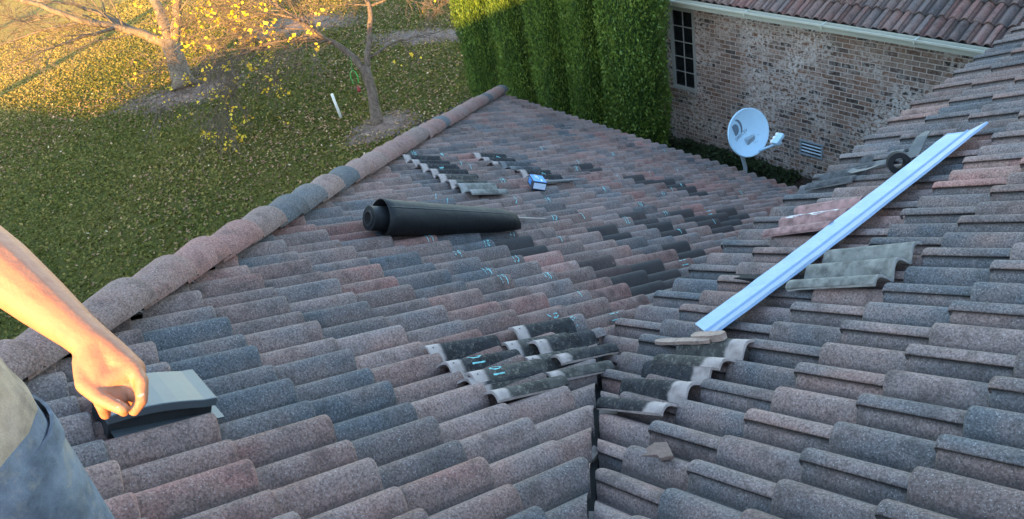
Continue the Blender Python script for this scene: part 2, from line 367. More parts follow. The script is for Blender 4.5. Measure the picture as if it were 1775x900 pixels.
tintD = lambda c, j: rnd_tint(c, j, 13, .5, .22)

house = thing('house', (-4.6, 4.0, -7.9), 'brick house with concrete tiled roof slopes meeting in a valley, the roof being repaired', 'house')
# slope facing the back wing, between hip and valley
cells = []
for c in range(-11, 25):
    y = OA[1]+c*E*CP
    for j in range(-62, 22):
        if (c+j) % 2: continue
        x0, x1 = OA[0]+j*W-.05, OA[0]+(j+2)*W+.05
        if x1+y < HIPS-.0 or x0+y-E > VALS+.05 and y < 2.3: continue
        if y >= 2.5 and x0 > -2.35: continue
        if y-E*CP < yRA-.3: continue
        cells.append((c, j))
mA = tile_field(cells, 'A', tintA)
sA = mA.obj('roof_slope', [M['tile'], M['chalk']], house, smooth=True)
hv = Vector((1, 1, 0)).normalized(); o = ORG[house.name]
def pt(x, y, z=0): return Vector((x, y, z))-o
clip(sA.data, [(pt(HIPS+.03, 0), -hv, None), (pt(VALS-.022, 0), hv, lambda c: (c+o).y < 2.2), (pt(0, yRA), Vector((0, -1, 0)), None)])
# slope on the right
cells = []
for c in range(-12, 7):
    x = OB[0]-c*E*CP
    for j in range(-38, 70):
        if (c+j) % 2 == 0: continue
        y0, y1 = OB[1]+j*W-.05, OB[1]+(j+2)*W+.05
        if y1+x+E < VALS: continue
        if x+E*CP > xRB+.3: continue
        cells.append((c, j))
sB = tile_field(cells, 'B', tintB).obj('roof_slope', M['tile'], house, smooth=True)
clip(sB.data, [(pt(VALS+.008, 0), -hv, None), (pt(xRB, 0), Vector((1, 0, 0)), None)])
# slope beyond the hip
cells = []
for c in range(-32, 1):
    x = -11.23-c*E*CP
    for j in range(-46, 52):
        if (c+j) % 2: continue
        y0, y1 = j*W, (j+2)*W
        if y0+x-E > HIPS or x+y1 < HIPS-(4.5 if c > -20 else 30): continue
        if x+E*CP > xRD+.3: continue
        cells.append((c, j))
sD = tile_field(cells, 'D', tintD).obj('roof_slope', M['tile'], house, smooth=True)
clip(sD.data, [(pt(HIPS-.03, 0), hv, None), (pt(xRD, 0), Vector((1, 0, 0)), None)])
# roof of the back wing
cells = [(c, j) for c in range(-14, 1) for j in range(-14, 58) if (c+j) % 2 == 0]
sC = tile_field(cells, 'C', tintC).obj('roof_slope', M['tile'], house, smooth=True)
for s in (sA, sB, sC, sD):
    s.data.shade_smooth()
# decks under the tiles
dn = .132
mb = MB()
def A3(x, y, k=dn): return (x, y, zA(y)-k)
def B3(x, y, k=dn): return (x, y, zB(x)-k)
def D3(x, y, k=dn): return (x, y, zD(x)-k)
mb.prism([A3(xRD, yRA), A3(VALS-yRA, yRA), A3(VALS-2.2, 2.2), A3(-2.15, 2.2), A3(-2.15, YE-.05), A3(HIPS-YE+.05, YE-.05)], (0, 0, -.05))
mb.prism([B3(-2.5, 2.14), B3(xRB, VALS-xRB), B3(xRB, 12.5), B3(-2.5, 12.5)], (0, 0, -.05))
mb.prism([D3(HIPS-YE+.06, YE-.06), D3(xRD, yRA), D3(xRD, -15), D3(-11.1, -15)], (0, 0, -.05))
mb.prism([(-13.2, 10.97, -4.85), (-2.2, 10.97, -4.85), (-2.2, 15.9, -4.85+4.93*TP), (-13.2, 15.9, -4.85+4.93*TP)], (0, 0, -.05))
mb.obj('roof_deck', M['deck'], house)
# rear slopes behind the camera, plus an unseen wing added to shade the lawn
mb = MB()
mb.prism([(xRD, yRA, ZR-.03), (xRD, -15, ZR-.03), (8, -15, -3.6), (8, yRA, -3.6)], (0, 0, -.1))
mb.prism([(xRB, VALS-xRB, ZR-.03), (9, VALS-xRB, -2.9), (9, 12.5, -2.9), (xRB, 12.5, ZR-.03)], (0, 0, -.1))
mb.prism([(xRD, yRA, ZR-.03), (xRB, yRA, ZR-.03), (xRB, yRA-.1, ZR-.03), (xRD, yRA-.1, ZR-.03)], (0, 0, -3))
mb.prism([(-9.2, -14, -1.5), (-1, -14, -.35), (-1, -9, -3.6), (-13.5, -9.2, -4.6)], (0, 0, -.1))
mb.prism([(-9.2, -14, -1.5), (-13.5, -9.2, -4.6), (-14.2, -14, -3.7), (-13.5, -18.8, -4.6)], (0, 0, -.1))
mb.prism([(-9.2, -14, -1.5), (-1, -14, -.35), (-1, -19, -3.6), (-13.5, -18.8, -4.6)], (0, 0, -.1))
mb.prism([(-14, -14, -3.75), (-21, -14, -4.25), (-26, -11, -5.6), (-14, -10.5, -5.4)], (0, 0, -.1))
mb.prism([(-14, -14, -3.75), (-21, -14, -4.25), (-26, -17, -5.6), (-14, -17.5, -5.4)], (0, 0, -.1))
mb.obj('rear_roof_shade_wing', M['deck'], house)
mb = MB()
mb.box((-6.9, -14, -6.25), (13.6, 8.6, 3.3)); mb.box((-19.5, -14, -6.8), (12, 5.4, 2.3))
mb.obj('shade_wing_wall', M['brick'], house)  # unseen walls added beneath the shade-casting wing
mb = MB(); mb.box((-12.2, -14, -3.9), (1.3, .9, 3.6)); mb.obj('shade_block', M['brick'], house)  # unseen block added to shade the lower trunk of the large tree
# ridge and hip caps
def caps(p0, p1, step, r0, r1, lift, tint, seed):
    mb = MB(); p0, p1 = Vector(p0), Vector(p1); ax = (p1-p0); Ln = ax.length; ax.normalize()
    side = ax.cross(Vector((0, 0, 1))).normalized(); up = side.cross(ax).normalized(); n = int(Ln/step)+1; R = random.Random(seed)
    seg = 14
    for k in range(n):
        a = p0+ax*(k*step)+side*R.gauss(0, .004); rows = [(-.06, r0*.93, 0), (step*.5, (r0+r1)/2, .005), (step-.02, r1, .01), (step, r1*1.0, .008), (step+.008, r1*.985, 0), (step+.004, r1*.9, -.004)]
        jx = R.gauss(0, .010); V = []; up2 = (up+side*R.gauss(0, .03)).normalized()
        for (t, r, dz) in rows:
            c = a+ax*(t+0)+up*(lift+dz+.020*t/step)+side*jx*t/step
            for q in range(seg+1):
                th = math.pi*(q/seg)*1.08-.04*math.pi; V.append((c+side*math.cos(th)*r*1.06+up2*(math.sin(th)*r*.80-.035))[:])
        F = [(i*(seg+1)+q, i*(seg+1)+q+1, (i+1)*(seg+1)+q+1, (i+1)*(seg+1)+q) for i in range(len(rows)-1) for q in range(seg)]
        h = R.choice((.75, .85, .95, 1.0)) if R.random() < .85 else .05
        mb.add(V, F, 0, tc=np.tile(np.array([h, R.uniform(.35, .65), 0, R.random()]), (len(V), 1)), tv=np.tile(np.array([0., 0, 1.]), (len(V), 1)))
    return mb
def hip3(y, k=0): return (HIPS-y, y, zA(y)+k)
hc = caps(hip3(yRA), hip3(8.12), .372, .108, .124, .03, None, 4).obj('hip_cap_row', M['tile'], house, smooth=True)
rc = caps((xRD, yRA, ZR), (xRB, yRA, ZR), .372, .118, .138, .02, None, 5).obj('ridge_cap_row', M['tile'], house, smooth=True)
caps((xRB, yRA, ZR), (xRB, 12.4, ZR), .372, .118, .138, .02, None, 6).obj('ridge_cap_row', M['tile'], house, smooth=True)
# rounded starter at the low end of the hip
mb = MB(); e = Vector(hip3(8.10, .0)); mb.tube([e+Vector((.10, -.10, .02)), e+Vector((-.01, .01, -.03)), e+Vector((-.06, .06, -.09))], [.13, .12, .05], 14); 
mbo = mb.obj('hip_starter', M['tile'], house, smooth=True)
a = mbo.data.attributes.new('tc', 'FLOAT_COLOR', 'POINT'); a.data.foreach_set('color', [.3, .5, 0, .3]*len(mbo.data.vertices))
a = mbo.data.attributes.new('tv', 'FLOAT_VECTOR', 'POINT'); a.data.foreach_set('vector', [0, 0, 1.]*len(mbo.data.vertices))
# open valley metal
mb = MB()
for sgn in (-1, 1):
    for q in range(2):
        pass
va, vb = Vector((VALS-2.32, 2.32, zA(2.32)-.16)), Vector((VALS-yRA, yRA, zA(yRA)-.16))
sv = Vector((1, 1, 0)).normalized()
mb.prism([va-sv*.16+Vector((0, 0, .06)), va, vb, vb-sv*.16+Vector((0, 0, .06))], (0, 0, -.003))
mb.prism([va+Vector((0, 0, .002)), va+sv*.16+Vector((0, 0, .06)), vb+sv*.16+Vector((0, 0, .06)), vb+Vector((0, 0, .002))], (0, 0, -.003))
mb.obj('valley_lining', M['lining'], house)
# bits of broken batten and mortar showing in the open valley
mb = MB(); R_ = random.Random(3)
for (yy, dx) in ((1.66, .03), (1.42, -.01), (1.28, .04), (1.12, .02), (.98, -.02)):
    c = Vector((VALS-yy+dx, yy+dx, zA(yy)-.085)); rot = Matrix.Rotation(R_.uniform(0, 3), 3, 'Z') @ Matrix.Rotation(R_.uniform(-.4, .4), 3, 'X')
    mb = MB(); mb.box(c, (R_.uniform(.06, .12), .035, .02), rot); mb.obj('batten_scrap', M['wood'], house)
# walls
mb = MB()
mb.box((-7.6, 11.62, -6.32), (8.8, .44, 3.2))
wall_c = mb.obj('brick_wall', M['brick'], house)
mb = MB(); mb.box((-6.45, 7.35, -7.0), (8.6, .25, 1.9)); mb.box((-10.75, -3.5, -6.95), (.25, 21.9, 2.0)); mb.obj('brick_wall', M['brick'], house)
mb = MB(); mb.box((-2.0, 6.9, -5.45), (.25, 9.3, 4.9)); mb.obj('brick_wall', M['brick'], house)
# eave boards
mb = MB(); mb.box((-6.9, YE-.08, zA(YE)-.21), (8.6, .025, .16)); mb.box((-11.12, -3.4, zD(-11.2)-.19), (.025, 22.6, .16))
mb.box((-2.49, 7.2, zB(-2.5)-.20), (.025, 10.3, .18)); mb.obj('fascia', M['trim'], house)
mb = MB(); mb.box((-7.35, 11.17, -4.95), (9.7, .46, .02)); mb.obj('soffit', M['trim'], house)
# gutter of the back wing: an open trough with a rolled lip and seams
mb = MB(); yy = 10.93; zz = -4.80
pf = [(0.0, 0.0), (0.0, -.11), (-.085, -.12), (-.105, -.07), (-.13, -.03), (-.13, 0.0), (-.118, .004), (-.118, -.012), (-.122, -.03), (-.097, -.07), (-.08, -.112), (-.008, -.103), (-.008, 0.0)]
mb.prism([(-12.4, yy+a_, zz+b_) for a_, b_ in pf], (9.3, 0, 0))
g = mb.obj('gutter', M['trim'], house)
mb = MB()
for xs in (-11.2, -9.5, -8.0, -6.62, -5.2, -3.9): mb = MB(); mb.box((xs, yy-.066, zz-.002), (.03, .145, .012)); mb.box((xs, yy-.1385, zz-.03), (.025, .010, .07)); mb.obj('gutter_bracket', M['trim'], g)
# window in the brick wall
ywf = 11.40
wx0, wx1, wz0, wz1 = -10.07, -9.52, -6.76, -5.16
mb = MB(); t = .06
mb.box(((wx0+wx1)/2, ywf-.01, wz1-t/2), (wx1-wx0, .07, t)); mb.box(((wx0+wx1)/2, ywf-.012, wz0+t/2), (wx1-wx0, .09, t))
mb.box((wx0+t/2, ywf-.01, (wz0+wz1)/2), (t, .07, wz1-wz0-2*t)); mb.box((wx1-t/4, ywf-.01, (wz0+wz1)/2), (t/2, .07, wz1-wz0-2*t))
win = mb.obj('window', M['frame_grey'], house)
mb = MB(); mb.box(((wx0+wx1)/2, ywf-.004, (wz0+wz1)/2), (wx1-wx0-.06, .012, wz1-wz0-.1)); mb.obj('window_glass', M['glass'], win)
mb = MB(); gx0, gx1 = wx0+t, wx1-t/2
mb.box(((gx0+gx1)/2, ywf-.018, (wz0+wz1)/2), (.016, .012, wz1-wz0-2*t))
for q in range(1, 5): mb.box(((gx0+gx1)/2, ywf-.0185, wz0+t+(wz1-wz0-2*t)*q/5), (gx1-gx0, .012, .016))
mb.obj('muntin', M['frame_grey'], win)
mb = MB()
for q in range(10): mb.box((wx0-.07+.073*q, ywf-.02, wz0-.05), (.066, .11, .085), Matrix.Rotation(rad(8), 3, 'X'))
mb.obj('brick_sill', M['brick'], win)
# foundation vent
vx0, vx1, vz0, vz1 = -7.21, -6.80, -7.40, -7.20
vx0, vx1, vz0, vz1 = -7.27, -6.85, -7.42, -7.17
mb = MB(); cx, cz = (vx0+vx1)/2, (vz0+vz1)/2
mb.box((cx, ywf-.01, vz1), (vx1-vx0+.03, .04, .022)); mb.box((cx, ywf-.01, vz0), (vx1-vx0+.03, .04, .022))
mb.box((vx0, ywf-.01, cz), (.022, .038, vz1-vz0)); mb.box((vx1, ywf-.01, cz), (.022, .038, vz1-vz0))
fv = mb.obj('foundation_vent', M['steel_pole'], house)
mb = MB(); mb.box((cx, ywf+.002, cz), (vx1-vx0, .01, vz1-vz0)); mb.obj('vent_opening', M['vent_dark'], fv)
mb = MB()
for q in range(1, 4): mb.box((cx, ywf-.012, vz0+(vz1-vz0)*q/4), (vx1-vx0-.02, .006, .024), Matrix.Rotation(rad(-35), 3, 'X'))
mb.obj('vent_louvre', M['steel_pole'], fv)
# low roof vent near the person
def on(kind, l_, d_, n_):
    O, l, d, n = frame(kind); return Vector(O+l*l_+d*d_+n*n_)
def A_at(x, y, n_=0.0): return Vector((x, y, zA(y)))+Vector((0, SP, CP))*n_
RA = Matrix(((1, 0, 0), (0, CP, SP), (0, -SP, CP)))                   # local (x, downslope, normal) -> world on slope A
RA = Matrix(((1, 0, 0), (0, CP, SP), (0, -SP, CP)))
def slopeA(c, pts):
    d = Vector((0, CP, -SP)); n = Vector((0, SP, CP)); return [(Vector(c)+Vector((1, 0, 0))*p[0]+d*p[1]+n*p[2])[:] for p in pts]
vc = Vector((-2.63, .165, zA(.165)))
mb = MB(); NX = 8
hx = .118; L0, L1 = -.20, .165
top = []; bot = []
grid = []
for i in range(9):
    v = L0+(L1-L0)*i/8; hz = .10+.022*math.sin(math.pi*i/8)-(.012 if i == 8 else 0)
    grid.append(v); 
V = []
for i, v in enumerate(grid):
    hz = .052+.014*math.sin(math.pi*min(1, i/7.))
    V += [(-hx, v, hz-.03), (-hx, v, hz), (hx, v, hz), (hx, v, hz-.03)]
F = []
for i in range(8):
    for q in range(3): F.append((i*4+q, i*4+q+1, (i+1)*4+q+1, (i+1)*4+q))
F += [(0, 3, 2, 1), (32, 33, 34, 35)]
mb.add(slopeA(vc, V), F)
rv = mb.obj('roof_vent', M['vent_metal'], house, bevel=.004); fix_normals(rv)
mb = MB()
mb.add(slopeA(vc, [(-.13, -.18, -.022), (.135, -.18, -.022), (.135, .19, -.022), (-.13, .19, -.022), (-.13, -.18, -.028), (.135, -.18, -.028), (.135, .19, -.028), (-.13, .19, -.028)]), [(0, 1, 2, 3), (0, 4, 5, 1), (1, 5, 6, 2), (2, 6, 7, 3), (3, 7, 4, 0)])
mb.obj('vent_flange', M['vent_metal'], rv)
mb = MB(); mb.add(slopeA(vc, [(sx*.088, v, z) for z in (-.05, .048) for sx, v in ((-1, -.19), (1, -.19), (1, .16), (-1, .16))]), [(0, 1, 5, 4), (1, 2, 6, 5), (2, 3, 7, 6), (3, 0, 4, 7), (4, 5, 6, 7)])
mb.obj('vent_throat', M['vent_dark'], rv)

# chalk numbers on the tiles, written into the slope's own mesh
DIG = {'0': [[(.2, 0), (0, .3), (0, .7), (.25, 1), (.5, .7), (.5, .3), (.2, 0)]], '1': [[(.25, 0), (.27, 1)]],
       '2': [[(0, .8), (.25, 1), (.5, .75), (0, 0), (.55, .02)]], '3': [[(0, .95), (.5, .95), (.2, .55), (.5, .3), (.2, 0), (0, .12)]],
       '4': [[(.4, 0), (.4, 1), (0, .35), (.6, .38)]], '5': [[(.5, 1), (.05, .95), (.05, .55), (.4, .55), (.5, .25), (.2, 0), (0, .1)]],
       '6': [[(.5, 1), (.1, .6), (0, .25), (.2, 0), (.45, .15), (.4, .42), (.05, .35)]], '7': [[(0, .95), (.55, 1), (.2, 0)]],
       '8': [[(.25, .5), (0, .75), (.25, 1), (.5, .75), (.25, .5), (0, .2), (.25, 0), (.5, .2), (.25, .5)]],
       '9': [[(.5, .75), (.25, 1), (0, .75), (.2, .5), (.5, .7), (.42, 0)]]}
def resample(poly, st):
    out = [poly[0]]
    for a, b in zip(poly[:-1], poly[1:]):
        n = max(1, int(math.dist(a, b)/st)); out += [(a[0]+(b[0]-a[0])*q/n, a[1]+(b[1]-a[1])*q/n) for q in range(1, n+1)]
    return out
def chalk(mb, kind, anchor, txt, size, surf, flip=False, wd=.0032, sk=0.0):
    """anchor = (l, d) metres in the slope frame; text runs downslope"""
    O, l, d, n = frame(kind); x = 0
    for ch in txt:
        for st in DIG[ch]:
            pl = []
            for (px, py) in resample([(p[0]*size*.62+x, p[1]*size) for p in st], .006):
                pl.append((anchor[0]-px*1.1+.01, anchor[1]-py*1.3+.02) if flip else (anchor[0]-py+random.gauss(0, .0006), anchor[1]+px+py*sk))
            V = []
            for q, (a_, b_) in enumerate(pl):
                p, r = pl[max(0, q-1)], pl[min(len(pl)-1, q+1)]; tx, ty = r[0]-p[0], r[1]-p[1]; L = math.hypot(tx, ty) or 1
                w_ = wd*random.uniform(.7, 1.2)
                for sg in (-1, 1):
                    aa, bb = a_-ty/L*w_*sg, b_+tx/L*w_*sg; V.append(O+l*aa+d*bb+n*(surf(aa, bb)+.0022))
            mb.add(V, [(2*q, 2*q+1, 2*q+3, 2*q+2) for q in range(len(pl)-1) if random.random() < .82], 1)
        x += size*.5
def surfA(a_, b_):
    c = math.ceil(b_/E-1e-6); v = b_-c*E; j = math.floor((a_-S0)/W)
    if (c+j) % 2: j -= 1
    return float(tile_surface(np.array(a_-j*W), v))+.0035
MARKS = [(-4.12,2.16,'19'),(-4.02,2.55,'18'),(-4.12,2.82,'17'),(-3.85,2.21,'14'),(-3.71,2.55,'13'),(-3.53,2.21,'14'),(-3.35,2.20,'19'),(-3.37,2.53,'18'),(-4.03,3.27,'9'),(-2.85,2.09,'6'),(-2.73,2.31,'18'),(-2.72,2.60,'11'),(-3.33,3.72,'11'),(-3.93,4.56,'9'),(-3.09,2.42,'1'),(-4.43,3.51,'15'),(-4.43,3.80,'1'),(-4.89,3.88,'14'),(-4.38,3.98,'12'),(-6.55,3.43,'16'),(-6.37,3.37,'1'),(-6.54,3.77,'4'),(-6.43,3.80,'4'),(-5.57,3.89,'14'),(-5.55,3.99,'7'),(-6.93,5.31,'4'),(-6.81,6.49,'10'),(-6.02,5.14,'10'),(-5.70,5.32,'12'),(-5.25,4.76,'4'),(-4.76,4.81,'12'),(-5.11,5.43,'13'),(-4.42,4.63,'14'),(-5.28,5.74,'2'),(-4.47,5.32,'11'),(-5.44,6.25,'4'),(-5.87,6.06,'1'),(-6.11,3.91,'7'),(-6.07,3.66,'1'),(-5.07,2.86,'7'),(-4.99,2.90,'7'),(-7.19,7.62,'1'),(-7.07,7.68,'7'),(-4.13,5.21,'1'),(-4.95,3.58,'5'),(-5.6,4.6,'4'),(-6.4,5.6,'7'),(-6.0,6.9,'1'),(-5.1,6.6,'12')]
mb = MB()
for (x, y, tx) in MARKS:
    c = math.ceil((y-OA[1])/(E*CP)-.15); j = round((x-OA[0])/W-.25)
    chalk(mb, 'A', (j*W+.045, c*E-.095), tx, .062 if y < 4.2 else .052, surfA, flip=(tx in ('11', '6') or (tx == '18' and y < 2.4)), wd=.0024 if y < 3 else .0030, sk=random.uniform(-.3, .3))
bm = bmesh.new(); bm.from_mesh(sA.data)
tmp = mb.mesh('tmp', o, []); bm.from_mesh(tmp); bm.to_mesh(sA.data); bm.free(); sA.data.shade_smooth(); bpy.data.meshes.remove(tmp)

# ------------------------------------------------------------------ loose tiles
def loose(name, kind, head, dcrown, mat, label, nb=2, lift=.02, yaw=0, roll=0, L=.42, streak=None, marks=(), group=None, headlen=.072, tilt=0, cut=0):
    """head = point on the slope under the crown of the first barrel, at the upslope end; barrels count leftwards"""
    O, l, d, n = frame(kind); l, d, n = Vector(l), Vector(d), Vector(n)
    base = Vector(head); s_end = (nb-.02)*W+.27*W
    S = np.concatenate([[S0], np.linspace(-.20*W, (nb-.28)*W, 11*nb), np.linspace((nb-.24)*W, s_end, 6)])
    def hh(s):
        over = .008*np.clip(1-(s-S0)/(.5*W), 0, 1); return prof(s)-HB+over-.004*(s > (nb-.30)*W)
    rows = list(np.linspace(0, L, 9)); th = .014
    R = random.Random(label); ns = len(S); V = []; tv = []
    for v in rows:
        k = 1.0
        for s, h in zip(S, hh(S)):
            vv = v+(R.gauss(0, .0012) if 0 < v < L else R.gauss(0, .002))
            V.append((s, vv, h)); tv.append((s/W, .5+(v-headlen)*.5, 1))
    for v in rows:
        for s, h in zip(S, hh(S)):
            V.append((s, v, h-th-(.006 if v == L else 0))); tv.append((0, .3, 0))
    nr = len(rows); F = []
    q = lambda r, c, b: b*nr*ns+r*ns+c
    for r in range(nr-1):
        for c in range(ns-1):
            F.append((q(r, c, 0), q(r, c+1, 0), q(r+1, c+1, 0), q(r+1, c, 0))); F.append((q(r, c, 1), q(r+1, c, 1), q(r+1, c+1, 1), q(r, c+1, 1)))
    for r in range(nr-1):
        F.append((q(r, 0, 0), q(r+1, 0, 0), q(r+1, 0, 1), q(r, 0, 1))); F.append((q(r, ns-1, 0), q(r, ns-1, 1), q(r+1, ns-1, 1), q(r+1, ns-1, 0)))
    for c in range(ns-1):
        F.append((q(0, c, 0), q(0, c, 1), q(0, c+1, 1), q(0, c+1, 0))); F.append((q(nr-1, c, 0), q(nr-1, c+1, 0), q(nr-1, c+1, 1), q(nr-1, c, 1)))
    mb = MB(); mb.add(V, F, 0, tv=np.array(tv))
    def ribbon(pl, wd, mi):
        VV = []
        for i, (a_, b_) in enumerate(pl):
            p, r = pl[max(0, i-1)], pl[min(len(pl)-1, i+1)]; tx, ty = r[0]-p[0], r[1]-p[1]; LL = math.hypot(tx, ty) or 1
            for sg in (-1, 1):
                w_ = wd*R.uniform(.75, 1.2); aa, bb = a_-ty/LL*w_*sg, b_+tx/LL*w_*sg; VV.append((aa, bb, float(hh(np.array(aa)))+.0016))
        mb.add(VV, [(2*i, 2*i+1, 2*i+3, 2*i+2) for i in range(len(pl)-1)], mi)
    for (txt, s_, v_, size) in marks:
        x = 0
        for ch in txt:
            for st in DIG[ch]:
                ribbon([(s_+.035-p[0], v_+size-p[1]) for p in resample([(a_[0]*size*.75+x, a_[1]*size) for a_ in st], .005)], .0030, 1)
            x += size*.55
    if streak:
        for (s_, v0, v1, wd) in streak: ribbon([(s_+.006*math.sin(i*.9), v0+(v1-v0)*i/14) for i in range(15)], wd, 2)
    for b in range(nb):                                               # nail hole in the head lap
        a0 = [(b*W+.012+.004*math.cos(t_), .028+.004*math.sin(t_)) for t_ in np.linspace(0, 2*math.pi, 9)[:-1]]
        mb.add([(p, q_, float(hh(np.array(p)))+.0012) for p, q_ in a0], [tuple(range(8))], 3)
    o_ = mb.obj(name, [mat, M['chalk'], M['white_streak'], M['vent_dark']], None, smooth=True)
    Rm = Matrix((l, d, n)).transposed().to_4x4()
    Rm = Rm @ Matrix.Rotation(rad(yaw), 4, 'Z') @ Matrix.Rotation(rad(roll), 4, 'Y') @ Matrix.Rotation(rad(tilt), 4, 'X')
    o_.matrix_world = Matrix.Translation(base+n*lift) @ Rm
    es = o_.modifiers.new('edge', 'EDGE_SPLIT'); es.split_angle = rad(50)
    return props(o_, label, 'loose tile', group or 'single loose tiles lying on the right slope')
def LA(name, x, y, *a, **k): return loose(name, 'A', (x, y, zA(y)), None, *a, **k)
def LB(name, x, y, *a, **k): return loose(name, 'B', (x, y, zB(x)), None, *a, **k)
nm = 'loose_tile'
NEAR = 'tiles lifted out beside the valley'
LA(nm, -2.60, 1.62, M['loose_grey'], 'lowest tile of the near stack, mostly hidden under the others', nb=2, lift=.012, group=NEAR, yaw=-1)
LA(nm, -2.665, 1.235, M['loose_dark'], 'black mossy tile marked with the cyan number 10 leftmost beside the valley', nb=2, lift=.026, marks=(('10', W+.01, .125, .075),), group=NEAR)
LA(nm, -2.365, 1.255, M['loose_grey'], 'grey speckled tile marked 10 in cyan, nearest the camera, with a chipped lichen edge', nb=1, lift=.034, marks=(('10', .005, .11, .065),), group=NEAR)
LA(nm, -2.69, 1.73, M['loose_dark'], 'dark tile on top of the near stack, closest to the valley', nb=2, lift=.038, group=NEAR, yaw=1.5)
HEAP1 = 'tiles heaped in a row above the black roll'
for i, (nb, mt, lb) in enumerate(((2, 'loose_dark', 'black tile nearest the hip in the long row of lifted tiles'), (2, 'loose_dark', 'black tile second from the hip in the long row of lifted tiles'), (2, 'loose_grey', 'speckled tile third from the hip in the long row'), (1, 'loose_green', 'pale grey green tile at the row end right above the black roll'))):
    j0 = (0, 2, 4, 6)[i]; x = -6.27+j0*.171; LA(nm, x, 3.25-.018*j0, M[mt], lb, nb=nb, lift=.050 if i == 3 else .034+.004*(i % 2), group=HEAP1, yaw=(-2, 1, -1, 2)[i], marks=((('4', .02, .2, .05),) if i == 1 else ()), L=.42)
HEAP2 = 'tiles heaped beside the blue box'
for i, (x, y, nb, mt, lb) in enumerate(((-6.44, 4.14, 2, 'loose_dark', 'dark tile highest of the row leading to the blue box'), (-6.10, 4.20, 1, 'loose_slate', 'slate grey tile in the middle of the row leading to the blue box'), (-5.78, 4.20, 2, 'loose_dark', 'dark tile with clean head lap directly behind the blue box'))):
    LA(nm, x, y, M[mt], lb, nb=nb, lift=.034, group=HEAP2, yaw=(-2, 1, 2)[i], marks=((('7', .02, .28, .05),) if i != 1 else ()))
# slope B: heads point right, barrels count away from the camera
RG = 'tiles lifted out beside the valley'
LB(nm, -1.63, 1.70, M['loose_dark'], 'black tile with a clean pinkish head lap lying right of the valley', nb=2, lift=.032, group=RG, yaw=3, headlen=.10)
LB(nm, -1.60, 2.03, M['loose_grey'], 'lichened brown tile lying against the black one, under the foot of the metal strip', nb=1, lift=.040, group=RG, yaw=0, headlen=.10)
LB(nm, -1.93, 3.36, M['loose_pink'], 'pink tile with a white streak, left of the metal strip', nb=2, lift=.045, L=.44, streak=((W+.004, .06, .40, .013), (.03, .12, .42, .006), (W+.05, .2, .34, .008)), yaw=2, headlen=.002)
LB(nm, -1.33, 2.72, M['loose_green'], 'grey green tile just right of the metal strip', nb=2, lift=.042, L=.46, yaw=2, headlen=.002, marks=(('1', .05, .2, .02),))
LB(nm, -2.24, 4.10, M['loose_slate'], 'slate tile lying crooked at the eave behind the pink one', nb=1, lift=.018, L=.34, yaw=2, headlen=.002)
LB(nm, -2.12, 4.30, M['loose_slate'], 'brownish slate tile furthest along the eave, below the black coil', nb=1, lift=.014, L=.30, yaw=1, headlen=.10)
# broken corner of tile
mb = MB(); pl = [(0, .02), (.05, -.012), (.09, 0), (.165, -.03), (.20, -.02), (.195, .055), (.13, .075), (.06, .045)]
mb.prism([(a_, b_, 0) for a_, b_ in pl], (0, 0, .014))
bt = mb.obj('broken_tile_piece', M['brown_tile'], None, bevel=.002)
l_, d_, n_ = (Vector(q) for q in frame('B')[1:])
bt.matrix_world = Matrix.Translation(Vector((-1.40, 1.44, zB(-1.40)))+n_*.006) @ Matrix((-d_, -l_, -n_)).transposed().to_4x4() @ Matrix.Rotation(rad(190), 4, 'Z') @ Matrix.Rotation(rad(-6), 4, 'Y')
props(bt, 'small broken brown corner of a tile lying alone on the right slope', 'tile fragment')

# ------------------------------------------------------------------ valley flashing strip
fa, fb = Vector((-1.90, 2.25, zB(-1.90)+.030)), Vector((-1.80, 4.56, zB(-1.80)+.030))
ax = (fb-fa).normalized(); nB = Vector((-SP, 0, CP)); sd_ = ax.cross(nB).normalized(); up = sd_.cross(ax).normalized()
L = (fb-fa).length
pfl = [(-.100, .026), (-.099, .030), (-.006, 0), (0, .020), (.006, 0), (.099, .030), (.108, .018)]
pfl = [(-.098, .022), (-.010, .002), (0, .011), (.010, .002), (.098, .024), (.104, .012)]
mb = MB(); V = []; NS = 24
for i in range(NS+1):
    t_ = i/NS
    for (a_, b_) in pfl:
        sk = 0
        if i == 0: sk = -.10*(a_+.105)/.21*0 + .07*abs(a_)/.105*0
        skew = (-.09*(1-(a_+.105)/.217) if i == NS else (.075*(1-(a_+.105)/.217)-.03 if i == 0 else 0))
        sag = -.012*math.sin(math.pi*t_)
        V.append((fa+ax*(L*t_+skew)+sd_*(a_+.004*math.sin(t_*5+1))+up*(b_+sag+random.gauss(0, .0012)*(abs(a_) > .05)))[:])
n = len(pfl); F = [(i*n+c, i*n+c+1, (i+1)*n+c+1, (i+1)*n+c) for i in range(NS) for c in range(n-1)]
mb.add(V, F); fl = mb.obj('valley_flashing', M['flash'], None, org=fa)
so_ = fl.modifiers.new('t', 'SOLIDIFY'); so_.thickness = .002
props(fl, 'long pale blue folded metal strip lying diagonally across the right slope', 'metal flashing')
